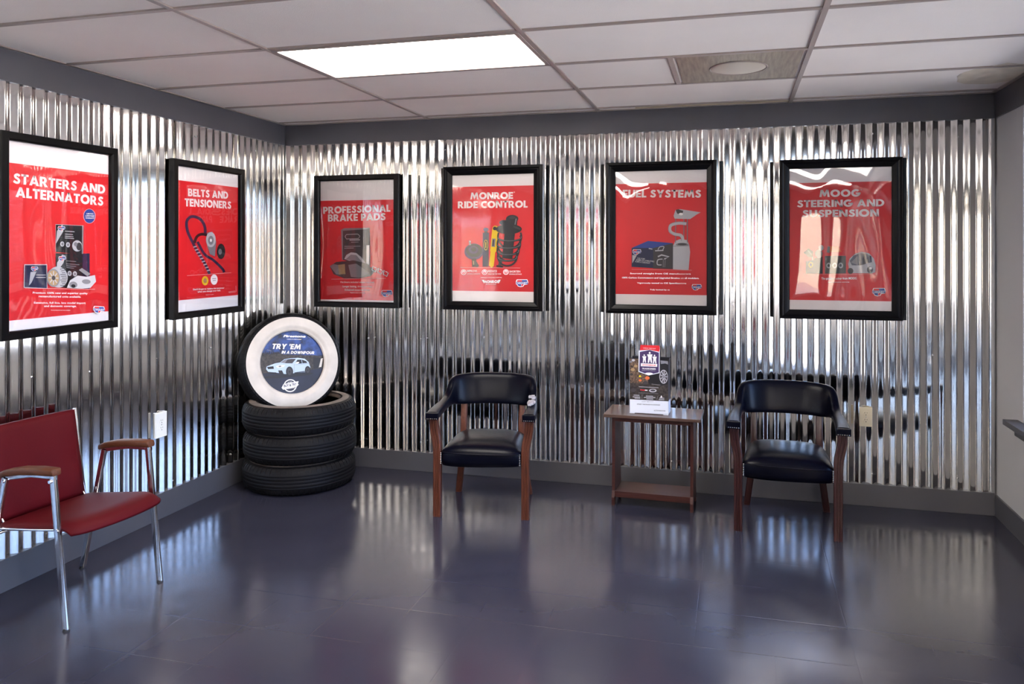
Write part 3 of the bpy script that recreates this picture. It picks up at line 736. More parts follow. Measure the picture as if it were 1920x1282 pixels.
def art_fuel(pa, F):
    redfield(pa, F, .093, .922, -.296, .296)
    f = scaled(F, 3.2, 1110, 280)
    ink(pa, 'headline', f, lambda A: A.text('FUEL SYSTEMS', 178, 648, 244, 290, M['ink_white'], .055))
    g = scaled(F, 5.828, 1150, 370)
    def pic(A):
        A.poly([(192,560),(370,482),(645,505),(645,790),(192,770)], M['ink_navy']); A.poly([(192,560),(370,482),(645,505),(428,560)], M['ink_blue']); A.poly([(428,560),(645,505),(645,790),(428,785)], M['ink_dgrey'])
        A.poly([(200,640),(250,640),(200,730)], M['ink_lgrey']); crest_logo(A, 250, 606, 98)
        A.line([(450,590),(540,585)], 12, M['ink_lgrey']); A.line([(380,565),(420,572)], 10, M['ink_lgrey']); A.line(catmull([(480, 580, 0), (500, 548, 0), (545, 545, 0), (530, 585, 0)]), 8, M['ink_lgrey'])
        A.line([(480,655),(520,635),(600,655),(550,680)], 16, M['ink_lgrey']); A.line(catmull([(530, 680, 0), (480, 690, 0), (475, 740, 0), (520, 745, 0)]), 11, M['ink_lgrey']); A.line([(540,680),(538,770)], 6, M['ink_grey']); A.line([(560,680),(556,770)], 6, M['ink_grey'])
        for i, (t, x1) in enumerate((('FUEL PUMP', 338), ('BOMBA DE COMBUSTIBLE', 440), ('POMPE A CARBURANT', 396))): A.text(t, 256-12*i, x1, 664+18*i, 680+19*i, M['ink_lgrey'], .02, yb2=684+21*i+(x1-256)*.06)
        A.poly([(645,535),(822,528),(832,600),(815,800),(645,792)], M['ink_lgrey']); A.poly([(645,535),(670,480),(720,460),(800,470),(822,528)], M['ink_lgrey']); A.line([(645,538),(822,532)], 6, M['ink_grey'])
        for x0 in (672, 762, 800): A.line([(x0, 230), (x0, 500)], 9, M['ink_grey'])
        A.line(catmull([(790, 290, 0), (700, 285, 0), (620, 310, 0), (612, 370, 0), (660, 405, 0), (730, 420, 0), (752, 470, 0), (755, 520, 0)]), 34, M['ink_lgrey'])
        A.line(catmull([(790, 275, 0), (700, 270, 0), (608, 300, 0), (598, 370, 0), (650, 418, 0), (720, 434, 0), (738, 480, 0)]), 4, M['ink_grey'])
        A.poly([(650,205),(670,140),(720,130),(945,165),(900,190),(830,240),(660,235)], M['ink_lgrey']); A.poly([(672,140),(700,132),(755,150),(745,185),(690,182)], M['ink_dgrey']); A.ell(730, 185, 22, 14, M['ink_white'])
        A.ell(745, 520, 70, 18, M['ink_grey']); A.ell(745, 516, 50, 12, M['ink_dgrey'])
        A.line([(195, 797), (850, 800)], 2.5, M['ink_pink'])
        crest_logo(A, 905, 988, 110)
    ink(pa, 'product_picture', g, pic)
    def words(A): smalltext(A, [('Sourced straight from OE manufacturers', 178, 838, 832, 848), ('100% Carbon Commutators and Upgraded Brushes on all modulars.', 92, 930, 878, 896), ('Vigorously tested to OE Specifications', 255, 790, 936, 952), ('Fully backed by us', 400, 610, 1010, 1024)])
    ink(pa, 'small_print', g, words, 36)
def art_moog(pa, F):
    redfield(pa, F, .1, .932, -.296, .296)
    f = scaled(F, 3.2, 1110, 280)
    def title(A):
        A.text('MOOG', 1370, 1618, 240, 284, M['ink_white'], .055); A.text('STEERING AND', 1235, 1760, 302, 345, M['ink_white'], .055); A.text('SUSPENSION', 1266, 1727, 362, 406, M['ink_white'], .055); A.ell(1622, 243, 4, 4, M['ink_pink'])
    ink(pa, 'headline', f, title)
    g = scaled(F, 7.124, 1475, 420)
    def pic(A):
        A.poly([(240,380),(300,330),(360,370),(355,450),(290,440)], M['ink_dgrey']); A.line([(355, 440), (350, 520)], 14, M['ink_grey']); A.line([(290, 350), (340, 410)], 14, M['ink_grey'])
        A.poly([(268,500),(400,480),(400,668),(265,665)], M['ink_dgrey']); A.ell(330, 548, 30, 38, M['ink_yellow']); A.ell(330, 548, 18, 24, M['ink_black'])
        A.poly([(380,460),(490,440),(490,668),(385,668)], M['ink_dgrey']); A.ell(440, 400, 50, 60, M['ink_grey']); A.ell(470, 320, 34, 40, M['ink_lgrey'])
        A.poly([(545,380),(560,300),(700,300),(745,378)], M['ink_orange']); A.poly([(545,380),(560,300),(590,305),(585,395)], M['ink_grey']); A.rect(520, 430, 800, 668, M['ink_dgrey'])
        for k in range(3): A.ell(570+80*k, 560, 32, 38, M['ink_lgrey']); A.ell(570+80*k, 560, 16, 20, M['ink_black'])
        A.poly([(830,540),(850,470),(930,400),(1010,378),(1110,400),(1170,470),(1195,560),(1190,655),(1150,670),(850,665)], M['ink_lgrey'])
        A.poly([(850,500),(900,430),(980,400),(1060,400),(1140,440),(1145,520),(1000,560),(880,560)], M['ink_navy']); A.poly([(870,520),(960,430),(960,560)], M['ink_grey'])
        A.ell(860, 635, 38, 40, M['ink_dgrey']); A.ell(1120, 620, 40, 46, M['ink_dgrey']); A.ell(1130, 600, 18, 18, M['ink_white'])
        A.line([(235, 672), (1175, 684)], 2.5, M['ink_pink']); crest_logo(A, 1238, 922, 180)
    ink(pa, 'product_picture', g, pic)
    def words(A): smalltext(A, [('The problem solver from MOOG', 470, 940, 716, 748), ('Limited lifetime warranty', 560, 846, 778, 788)])
    ink(pa, 'small_print', g, words, 28)

framed_poster((.021, -1.9635, 1.637), R(90), .675, .962, False, [(23.6,263.1),(209.6,292.1),(210.8,586.8),(21.9,621.1)], art_starters,
    'black framed red poster headed STARTERS AND ALTERNATORS, nearest on the left wall', 1, .9)
framed_poster((.021, -.8655, 1.637), R(90), .675, .962, False, [(339.4,310.5),(451.3,328.6),(453.4,572.8),(337,584.5)], art_belts,
    'black framed red poster headed BELTS AND TENSIONERS on the left wall near the corner', 2, .6)
framed_poster((.5935, -.021, 1.637), 0, .675, .962, False, [(597,338.8),(736.3,335),(735.8,567.5),(598.3,565.8)], art_brakes,
    'black framed red poster headed PROFESSIONAL BRAKE PADS, right of the leaning whitewall tyre', 3, .6)
framed_poster((1.627, -.021, 1.655), 0, .722, 1.000, True, [(845,326.3),(999.3,324.3),(997.5,569.5),(843.8,566.3)], art_ride,
    'black framed red poster headed MONROE RIDE CONTROL with a yellow shock absorber', 4, .5)
framed_poster((2.780, -.021, 1.652), 0, .718, .998, True, [(1152.2,322.2),(1323.1,317.5),(1324.1,574.4),(1153.1,573.1)], art_fuel,
    'black framed red poster headed FUEL SYSTEMS above the small table', 5, 1.1)
framed_poster((3.879, -.021, 1.640), 0, .712, .994, True, [(1481.9,315),(1674.1,312.8),(1671.9,585.3),(1480.9,580.6)], art_moog,
    'black framed red poster headed MOOG STEERING AND SUSPENSION, rightmost on the back wall', 6, 1.1)

# ------------------------------------------------------------------ tyres
TR, TW = .37, .188
def tyre_profile(R_, hw, bead):
    """closed section (radius, height) of a tyre, half width hw"""
    up = [(R_-.005, hw*.50), (R_-.018, hw*.78), (R_-.036, hw*.93), (R_-.065, hw*1.0), (R_-.10, hw*.995), (bead+.028, hw*.90), (bead+.010, hw*.86), (bead, hw*.78), (bead+.004, hw*.66)]
    inn = [(bead+.05, hw*.78), (R_-.06, hw*.8), (R_-.03, hw*.5)]
    tread = []
    for g in (.36, .12, -.12, -.36):
        tread += [(R_-.001, hw*(g+.028)), (R_-.0016, hw*(g+.02)), (R_-.0016, hw*(g-.02)), (R_-.001, hw*(g-.028))]
    dn = [(r, -h) for r, h in up]
    return [up[0]]+tread+dn+[(r, -h) for r, h in inn]+list(reversed(inn))+list(reversed(up[1:]))
def tread_blocks(mb, R_, hw, axis, n=64):
    """shoulder lugs along both edges of the tread"""
    for k in range(n):
        for s in (-1, 1):
            a = 2*math.pi*k/n; da = 2*math.pi/n*.34
            pts = []
            for (r, h) in ((R_-.006, hw*.54), (R_-.014, hw*.74), (R_-.026, hw*.88)):
                for q in (-da, da): pts.append((r, h*s, a+q))
            def P3(r, h, t): return (r*math.cos(t), r*math.sin(t), h) if axis == 'z' else (r*math.cos(t), h, r*math.sin(t))
            v = [mb.bm.verts.new(P3(r+.0012, h, t)) for r, h, t in pts]; w = [mb.bm.verts.new(P3(r-.010, h, t)) for r, h, t in pts]
            for i in (0, 2): mb.face([v[i], v[i+1], v[i+3], v[i+2]]); 
            for i in (0, 2):
                mb.face([v[i], v[i+2], w[i+2], w[i]]); mb.face([v[i+1], w[i+1], w[i+3], v[i+3]])
            mb.face([v[0], w[0], w[1], v[1]]); mb.face([v[4], v[5], w[5], w[4]])
def whitewall(mb, R_, hw, r_out, bead, axis, side):
    prof = [(bead+.0035, side*hw*.66), (bead-.0012, side*hw*.78), (bead+.0092, side*(hw*.86+.0008))]
    for i in range(9):
        r = bead+.012+(r_out-bead-.012)*i/8
        # height of the sidewall surface here, a hair proud
        pr = [(bead+.010, .86), (bead+.028, .90), (R_-.10, .995), (R_-.065, 1.0), (R_-.034, .94)]
        h = pr[0][1]
        for (ra, ha), (rb, hb) in zip(pr, pr[1:]):
            if ra <= r <= rb: h = ha+(hb-ha)*(r-ra)/(rb-ra)
        prof.append((r, side*(hw*h+.0012)))
    mb.lathe(prof, None, seg=72, axis=axis, loop=False)
for k, (dx, dy, lab) in enumerate([(0, 0, 'black tyre lying flat on the floor at the bottom of the corner stack'), (.006, .004, 'black tyre lying flat in the middle of the three-tyre corner stack'), (.0, .002, 'black tyre lying flat on top of the three-tyre corner stack')]):
    t = empty('tyre', (.385+dx, -.425+dy, .0025+TW*k+TW/2), (R([0, 0, 1.2][k]*0), 0, R(23*k))); tag(t, lab, 'tyre', 'stacked tyres in the corner')
    m = MB(); m.lathe(tyre_profile(TR, TW/2-.0012, .268), seg=96); tread_blocks(m, TR, TW/2, 'z'); m.build('casing', M['rubber'], t)
    m = MB(); whitewall(m, TR, TW/2-.0012, .325, .268, 'z', 1); m.build('pale_sidewall', M['old_wall'], t)
# the tyre standing on the stack, leaning back into the corner
LR = .347; LW = .19
fc = Vector((.322, -.40, .806))
lt = empty('display_tyre', fc, (R(-12), 0, R(47))); tag(lt, 'upright whitewall tyre with a printed advert disc, leaning in the corner on the tyre stack', 'tyre')
sh = Matrix.Translation((0, LW/2, 0))
m = MB(); m.lathe(tyre_profile(LR, LW/2, .215), seg=96, axis='y', mtx=sh)
m2 = MB(); tread_blocks(m2, LR, LW/2, 'y'); bmesh.ops.transform(m2.bm, matrix=sh, verts=m2.bm.verts)
tmp = bpy.data.meshes.new('tmp'); m2.bm.to_mesh(tmp); m2.bm.free(); m.bm.from_mesh(tmp); bpy.data.meshes.remove(tmp)
m.build('casing', M['rubber'], lt)
m = MB(); whitewall(m, LR, LW/2, .310, .215, 'y', -1); bmesh.ops.transform(m.bm, matrix=sh, verts=m.bm.verts); m.build('whitewall', M['whitewall'], lt)
m = MB(); m.lathe([(.0001, .035), (.238, .035), (.238, .039), (.0001, .039)], seg=72, axis='y', loop=False); adv = m.build('advert_disc', M['ink_black'], lt)
# artwork on the disc, print units measured across the disc
DR = .236
cxp, cyp, sp = 622, 675, 420/.214                       # centre and units per metre
rot_ = R(-3.5)
def fdisc(x, y):
    u, v = (x-cxp)/sp, -(y-cyp)/(sp*1.02); return (u, v)
A = Art(fdisc, .0348, .00018)
def clip(fn, n=60, t0=0, t1=360): return [(cxp+DR*sp*math.cos(R(t0+(t1-t0)*k/n)), cyp+DR*sp*1.02*math.sin(R(t0+(t1-t0)*k/n))) for k in range(n+1)]
A.poly(clip(0)[:-1], M['ink_sky'])
A.poly([p for p in clip(0, 60, -8, 188)], M['ink_road'])
A.poly([(172,560),(240,520),(330,545),(430,520),(520,560),(760,590),(930,600),(1060,640),(1065,790),(860,800),(170,800)], M['ink_brown'])
A.poly([(160,790),(880,800),(1080,780),(1020,880),(700,860),(230,850)], M['ink_road'])
for k in range(14): A.poly([(200+24*k, 545-8*(k % 3)), (212+24*k, 505-10*(k % 2)), (226+24*k, 548)], M['ink_black'])
for x, y, a, l in ((730, 265, -50, 50), (850, 330, 40, 40), (300, 480, 20, 60), (560, 235, 30, 30)): A.line([(x, y), (x+l*math.cos(R(a)), y+l*math.sin(R(a)))], 6, M['ink_grey'])
A.poly([(905,630),(1010,640),(960,790),(900,790)], M['ink_black']); A.poly([(1010,655),(1040,650),(1010,770),(975,775)], M['whitewall'])
# pale crossover car, front to the left
A.ell(560, 850, 330, 26, M['ink_black'])
A.poly([(275,740),(285,705),(400,670),(460,665),(520,625),(600,618),(700,620),(790,640),(840,690),(858,760),(850,800),(790,822),(640,825),(520,828),(410,800),(300,778)], M['ink_car'])
A.poly([(465,668),(525,632),(610,626),(672,632),(620,690),(540,682)], M['ink_dgrey']); A.poly([(470,668),(528,636),(560,634),(520,680)], M['ink_grey'])
A.poly([(660,690),(690,645),(750,648),(808,675),(822,700),(700,702)], M['ink_black']); A.line([(745, 645), (752, 702)], 6, M['ink_car'])
A.poly([(660,690),(680,675),(712,678),(708,694),(690,700)], M['ink_white'])
A.poly([(288,712),(370,708),(376,745),(300,742)], M['ink_black']); A.poly([(400,712),(450,700),(525,706),(500,730),(425,735)], M['ink_white']); A.ell(455, 718, 18, 10, M['ink_grey'])
A.poly([(300,780),(400,795),(420,820),(340,808)], M['ink_black']); A.poly([(430,770),(480,775),(500,830),(440,815)], M['ink_black']); A.line([(640, 822), (790, 812)], 10, M['ink_black'])
for x, y, r_ in ((577, 800, 50), (820, 800, 40)): A.ell(x, y, r_*.95, r_*1.4, M['ink_black']); A.ell(x, y, r_*.6, r_*.95, M['ink_dgrey']); A.ell(x, y, r_*.2, r_*.3, M['ink_black'])
A.line([(640, 715), (850, 708)], 3, M['ink_grey']); A.line([(642, 700), (640, 820)], 3, M['ink_grey'])
A.build('disc_picture', adv)
A = Art(fdisc, .0310, .00018)
A.text('Firestone', 520, 818, 288, 322, M['ink_white'], .05, .2, yb2=346); A.text('WEATHERGRIP', 566, 762, 347, 358, M['ink_white'], .03, .2, yb2=374)
A.text("TRY 'EM", 358, 752, 400, 472, M['ink_white'], .035, .2, yb2=508); A.text('IN A DOWNPOUR', 484, 930, 506, 546, M['ink_white'], .035, .2, yb2=588)
A.ring(577, 990, 80, 14, M['ink_white']); A.poly([(462,1008),(490,960),(690,940),(678,975),(690,985),(664,1010),(490,1036),(478,1032)], M['ink_white']); A.text('BUY & TRY', 494, 662, 968, 1004, M['ink_navy'], .03, yb2=994)
A.text('90 DAY', 545, 605, 938, 950, M['ink_white'], .04, yb2=946); A.text('GUARANTEE', 536, 634, 1022, 1034, M['ink_white'], .03, yb2=1028)
for q in (0, 10): A.line([(480, 1100+q), (570, 1094+q), (670, 1104+q)], 3, M['ink_grey'])
A.build('disc_lettering', adv)

# ------------------------------------------------------------------ captain's armchairs
def armchair(loc, rz, wood, label, scuffed):
    t = empty('armchair', loc, (0, 0, rz)); tag(t, label, 'armchair', 'navy vinyl captain armchairs against the back wall')
    L = M['leather']
    # front posts run from the floor up to the arms
    for s in (-1, 1):
        path = [(-.262, -.235, 0), (-.262, -.235, .20), (-.262, -.234, .36), (-.266, -.228, .43), (-.278, -.224, .49), (-.284, -.226, .54), (-.284, -.228, .585)]
        m = MB(); rings = []
        for x, y, z in catmull(path, 4):
            w = .023+.002*min(1, max(0, (z-.36)/.1)); d = .021
            sec = [(-w, -d+.003), (-w+.003, -d), (-w*.42, -d), (-w*.36, -d+.003), (-w*.22, -d+.003), (-w*.16, -d), (w*.16, -d), (w*.22, -d+.003), (w*.36, -d+.003), (w*.42, -d), (w-.003, -d), (w, -d+.003), (w, d-.003), (w-.003, d), (-w+.003, d), (-w, d-.003)]
            rings.append([(-s*x+a, y+b, z) for a, b in sec])
        m.loft(rings, smooth=False); m.build('leg', wood, t, auto=40)
        # rear posts: splayed below the seat, upright above it
        m = MB(); rings = []
        for x, y, z in catmull([(-.232, .232, 0), (-.216, .205, .12), (-.196, .178, .27), (-.190, .172, .36), (-.188, .180, .46), (-.190, .214, .59), (-.190, .218, .62)], 4):
            rings.append([(-s*x+a, y+b, z) for a, b in rrect(.040, .036, .008, 3)])
        m.loft(rings, smooth=True); m.build('leg', wood, t, auto=40)
    # seat: crowned cushion wider at the front, deep boxed edge
    m = MB(); nx, ny = 22, 18; top = {}; 
    def outline(a, b):     # a,b in -1..1
        half = .245 - .035*(b+1)/2
        y = -.262+.455*(b+1)/2 - .018*(1-a*a)*(1 if b < 0 else 0)*(-b if b < 0 else 0)
        k = 1-.07*(abs(a*b)**6)
        return a*half*k, y*k+(-.03)*(1-k)
    def zt(a, b):
        e = (1-abs(a)**3.2)*(1-abs(b)**3.2)
        return .385 + .052*e**.55 + .012*(b+1)/2
    rows = [[m.bm.verts.new((*outline(-1+2*i/nx, -1+2*j/ny), zt(-1+2*i/nx, -1+2*j/ny))) for i in range(nx+1)] for j in range(ny+1)]
    for j in range(ny):
        for i in range(nx): m.face([rows[j][i], rows[j][i+1], rows[j+1][i+1], rows[j+1][i]], 0, True)
    border = [rows[0][i] for i in range(nx+1)]+[rows[j][nx] for j in range(1, ny+1)]+[rows[ny][i] for i in range(nx-1, -1, -1)]+[rows[j][0] for j in range(ny-1, 0, -1)]
    cur = border
    for dz, gr in ((-.012, 1.012), (-.045, 1.018), (-.078, 1.0), (-.082, .96)):
        nxt = [m.bm.verts.new((v.co.x*gr, (v.co.y+.035)*gr-.035, .385+dz+.008*math.sin(v.co.x*9)*.3)) for v in border]
        for k in range(len(cur)): m.face([cur[k], nxt[k], nxt[(k+1) % len(cur)], cur[(k+1) % len(cur)]], 0, True)
        cur = nxt
    m.face(list(reversed(cur)), 0)
    seat = m.build('seat', L, t)
    # welt line round the seat top edge
    m = MB(); pts = [(v[0]*1.016, (v[1]+.035)*1.016-.035, .380) for v in [(*outline(-1+2*i/nx, -1),) for i in range(nx+1)]]
    m.tube(pts, .0035, seg=8); m.build('welt', L, seat)
    for s in (-1, 1):
        m = MB()
        for k in range(7): m.disc((s*.233, -.292+.013, .322+.010*k), .0035, -.002, axis='y', seg=10, r2=.0015)
        m.build('nailhead_trim', M['brass'], seat); m = MB()
        for k in range(7): m.disc((s*.249, -.205+.0, .318+.010*k), .0035, .004*s, axis='x', seg=10, r2=.0015)
        m.build('nailhead_trim', M['brass'], seat)
    # wraparound back and arms: one padded band
    half = [(-.286, -.268, .598, .046, .074, 0), (-.287, -.20, .600, .054, .074, 0), (-.285, -.10, .604, .056, .066, 0), (-.280, -.01, .610, .058, .056, .0), (-.274, .06, .618, .066, .050, .002), (-.268, .11, .634, .094, .048, .006), (-.258, .15, .656, .142, .047, .012), (-.240, .185, .667, .176, .047, .020), (-.200, .220, .671, .188, .048, .026), (-.12, .250, .673, .192, .050, .030), (-.04, .258, .674, .193, .052, .030)]
    full = half+[(-x, y, z, h, w, tl) for x, y, z, h, w, tl in reversed(half)]
    pos = catmull([p[:3] for p in full], 4); hw = catmull([p[3:6] for p in full], 4)
    m = MB(); rings = []
    for i, p in enumerate(pos):
        tt = (pos[min(i+1, len(pos)-1)]-pos[max(i-1, 0)]); tt.z = 0; tt.normalize(); out = Vector((tt.y, -tt.x, 0)); out = -out if out.y < 0 and abs(p.x) < .2 else out
        if abs(p.x) >= .2: out = out if out.x*p.x > 0 else -out
        h, w, tl = hw[i]
        ring = []
        for k in range(20):
            th = 2*math.pi*k/20; c, q = math.cos(th), math.sin(th); e = .55
            a = math.copysign(abs(c)**e, c)*w/2; b = math.copysign(abs(q)**e, q)*h/2
            ring.append(p+out*(a+tl*(b/(h/2)))+Vector((0, 0, b)))
        # keep winding the same all round
        rings.append(ring)
    # rounded front ends
    for idx, nb in ((0, 1), (-1, -2)):
        pass
    m.loft(rings); back = m.build('back_and_arms', L, t, auto=60)
    for s in (-1, 1):
        m = MB(); m.box((s*.286-.039, -.283, .575), (s*.286+.039, -.266, .617), bevel=.007); m.build('arm_front', L, back)
        m = MB()
        for k in range(6): m.disc((s*.286-.028+.0112*k, -.2825, .582), .0036, -.0025, axis='y', seg=10, r2=.0015)
        m.build('nailhead_trim', M['brass'], back)
    if scuffed:
        m = MB(); rr_ = random.Random(2)
        for k in range(16):
            y = -.10+.125*rr_.random(); z = .642+.012*rr_.random()+max(0, (y+.03))*.35; x = .262+.030*rr_.random()
            m.box((x-.012, y-.018, z-.012), (x+.010, y+.016, z+.002), bevel=.004)
        m.build('worn_patch', M['scuff'], back)
    return t
armchair((1.7715, -.549, 0), R(8.5), M['wood_a'], 'navy vinyl armchair with walnut legs and a torn right arm, beside the tyre stack', True)
armchair((3.543, -.388, 0), R(-2.8), M['wood_b'], 'navy vinyl armchair with dark mahogany legs, right of the small table', False)

# ------------------------------------------------------------------ small side table
tb = empty('side_table', (2.766, -.262, 0), (0, 0, R(-1.5))); tag(tb, 'small two-tier wooden side table between the two navy armchairs', 'side table')
m = MB(); m.box((-.293, -.156, .547), (.293, .156, .566), bevel=.004); m.build('table_top', M['wood_top'], tb)
for s in (-1, 1):
    m = MB(); w = []
    # slab end with a shaped foot: outline in y,z
    out = [(-.125, 0), (-.095, 0), (-.085, .028), (-.05, .045), (.05, .045), (.085, .028), (.095, 0), (.125, 0), (.125, .05), (.112, .09), (.108, .20), (.108, .547), (-.108, .547), (-.108, .20), (-.112, .09), (-.125, .05)]
    x0, x1 = s*.238-.009, s*.238+.009
    A_ = [m.bm.verts.new((x0, y, z)) for y, z in out]; B_ = [m.bm.verts.new((x1, y, z)) for y, z in out]
    m.face(A_); m.face(list(reversed(B_)))
    for k in range(len(out)): m.face([A_[k], B_[k], B_[(k+1) % len(out)], A_[(k+1) % len(out)]])
    m.build('side_panel', M['wood_t'], tb)
m = MB(); m.box((-.229, -.112, .068), (.229, .112, .084), bevel=.002); m.box((-.229, -.118, .052), (.229, -.104, .088), bevel=.002); m.build('shelf', M['wood_t'], tb)
m = MB(); m.box((-.229, -.118, .518), (.229, -.104, .547), bevel=.002); m.box((-.229, .104, .518), (.229, .118, .547), bevel=.002); m.build('apron', M['wood_t'], tb)

# ------------------------------------------------------------------ leaflet holder on the table
hd = empty('leaflet_holder', (2.742, -.292, .5662), (0, 0, R(-2))); tag(hd, 'cardboard leaflet holder with off-road wheel picture and shield badge, standing on the side table', 'leaflet holder')
hx = .118
m = MB()
m.box((-hx, -.052, .006), (hx, -.050, .085), M['white_card']); m.box((-hx, .048, .006), (hx, .050, .34), M['ink_black'])
for s in (-1, 1):
    x0 = s*hx-.001; x1 = s*hx+.001
    pr = [(-.052, .006), (.05, .006), (.05, .335), (-.0, .335), (-.052, .300)]
    a = [m.bm.verts.new((x0, y, z)) for y, z in pr]; b = [m.bm.verts.new((x1, y, z)) for y, z in pr]
    k = m.mi(M['ink_dgrey']); m.face(a, k); m.face(b[::-1], k)
    for i in range(5): m.face([a[i], b[i], b[(i+1) % 5], a[(i+1) % 5]], k)
m.box((-hx, -.052, .004), (hx, .05, .008), M['white_card'])
for sx_ in (-1, 1):
    for sy_ in (-.052, .03): m.box((sx_*hx-(.03 if sx_ > 0 else 0), sy_, 0), (sx_*hx+(.03 if sx_ < 0 else 0), sy_+.02, .006), M['white_card'])
m.box((hx-.0015, -.052, .006), (hx+.0022, .05, .085), M['white_card'])
hb = m.build('holder_box', None, hd)
fq = homog([(150,300),(745,330),(740,1025),(115,990)], 2*hx, .250)
def fh(x, y):
    u, v = fq(x, y); return (u, v+.085+.125)
m = MB(); m.box((-hx, -.0515, .085), (hx, -.0495, .335)); cp = m.build('front_card', M['ink_black'], hd)
A = Art(fh, -.0517)
A.poly([(150,300),(420,300),(430,760),(125,760)], M['ink_photo']); A.poly([(125,700),(740,740),(740,1020),(120,990)], M['ink_brown'])
for x, y, r_, c in ((205, 325, 26, 'ink_lgrey'), (165, 350, 22, 'ink_grey'), (240, 420, 30, 'ink_tan'), (190, 480, 34, 'ink_tan'), (165, 560, 26, 'ink_brown'), (250, 520, 22, 'ink_photo'), (300, 660, 26, 'ink_orange'), (415, 620, 38, 'ink_orange'), (380, 700, 40, 'ink_dgrey'), (180, 830, 44, 'ink_dgrey'), (300, 590, 20, 'ink_yellow')): A.ell(x, y, r_, r_*.8, M[c], n=9)
A.poly([(625,330),(740,345),(745,400),(640,430)], M['ink_grey']); A.poly([(560,400),(700,380),(745,400),(740,740),(590,720)], M['ink_black'])
A.ell(655, 590, 88, 160, M['ink_black'])
A.ell(672, 600, 66, 116, M['ink_lgrey']); A.ell(674, 600, 57, 102, M['ink_dgrey'])
for k in range(9): A.line([(674, 600), (674+55*math.cos(k*.698), 600+99*math.sin(k*.698))], 13, M['ink_lgrey'])
A.ell(674, 600, 18, 30, M['ink_grey'])
A.line([(480, 722), (620, 738)], 7, M['ink_grey']); A.line([(275, 768), (590, 786)], 8, M['ink_lgrey'])
A.line([(295, 822), (370, 828)], 16, M['red']); A.line([(370, 828), (412, 830)], 16, M['ink_white']); A.ell(498, 835, 60, 30, M['ink_lgrey']); A.ell(498, 832, 40, 16, M['ink_dgrey'])
A.line([(268, 875), (585, 888)], 5, M['ink_grey'])
for x0, x1, y in ((185, 280, 915), (170, 290, 945), (200, 290, 968), (385, 500, 930), (350, 535, 955), (390, 500, 980), (600, 680, 965), (590, 680, 990)): A.line([(x0, y), (x1, y+3)], 12, M['ink_lgrey'])
A.line([(325, 905), (318, 980)], 5, M['ink_grey']); A.line([(575, 930), (560, 995)], 5, M['ink_grey']); A.poly([(615,955),(632,915),(650,955)], M['ink_white'])
A.build('card_picture', cp)
fl = homog([(115,992),(745,1025),(735,1240),(105,1200)], 2*hx, .079)
A = Art(lambda x, y: (fl(x, y)[0], fl(x, y)[1]+.0455), -.0523)
A.text("DON'T MISS OUT", 310, 500, 1024, 1038, M['ink_grey'], .01); A.text('START THE RACE TO SAVINGS', 230, 605, 1062, 1080, M['ink_dgrey'], .02, yb2=1094); A.text('AUTOWAREHOUSE', 500, 690, 1165, 1185, M['ink_grey'], .03, yb2=1192)
A.build('box_lettering', hb)
# raised shield badge
m = MB(); badge = [(330,85),(605,95),(625,130),(618,200),(612,535),(440,575),(280,512),(300,170),(318,165)]
pb = [fh(x, y) for x, y in badge]
a = [m.bm.verts.new((u, -.060, v)) for u, v in pb]; b = [m.bm.verts.new((u, -.057, v)) for u, v in pb]
m.face(a); m.face(b[::-1])
for i in range(len(pb)): m.face([a[i], b[i], b[(i+1) % len(pb)], a[(i+1) % len(pb)]])
m.box((-.02, -.057, .28), (.02, -.0517, .30))
bd = m.build('shield_badge', M['white_card'], hd)
A = Art(fh, -.0602)
A.poly([(332,80),(615,92),(625,140),(610,190),(465,155),(318,165)], M['red']); A.poly([(316,190),(465,160),(607,205),(600,525),(440,562),(295,500)], M['ink_purple'])
for x, y, k in ((382, 290, .8), (467, 270, 1.05), (540, 300, .85)):
    A.ell(x, y-60*k, 13*k, 17*k, M['ink_white']); A.poly([(x-40*k,y-40*k),(x+40*k,y-38*k),(x+26*k,y+12*k),(x+32*k,y+92*k),(x+12*k,y+92*k),(x,y+30*k),(x-14*k,y+92*k),(x-34*k,y+90*k),(x-24*k,y+10*k)], M['ink_white'])
A.poly([(325,370),(580,385),(576,432),(322,420)], M['ink_white']); A.text('AUTOWAREHOUSE', 345, 555, 386, 408, M['red'], .04, yb2=418)
A.text('TRADESMEN', 340, 552, 446, 470, M['ink_white'], .05, yb2=478); A.text('PROMOTIONAL CAMPAIGN', 338, 548, 484, 494, M['ink_lgrey'], .02, yb2=500); A.ell(445, 545, 62, 20, M['ink_white'])
A.text('CHECK THIS OUT', 370, 560, 118, 136, M['ink_pink'], .03, yb2=150)
A.build('badge_picture', bd)

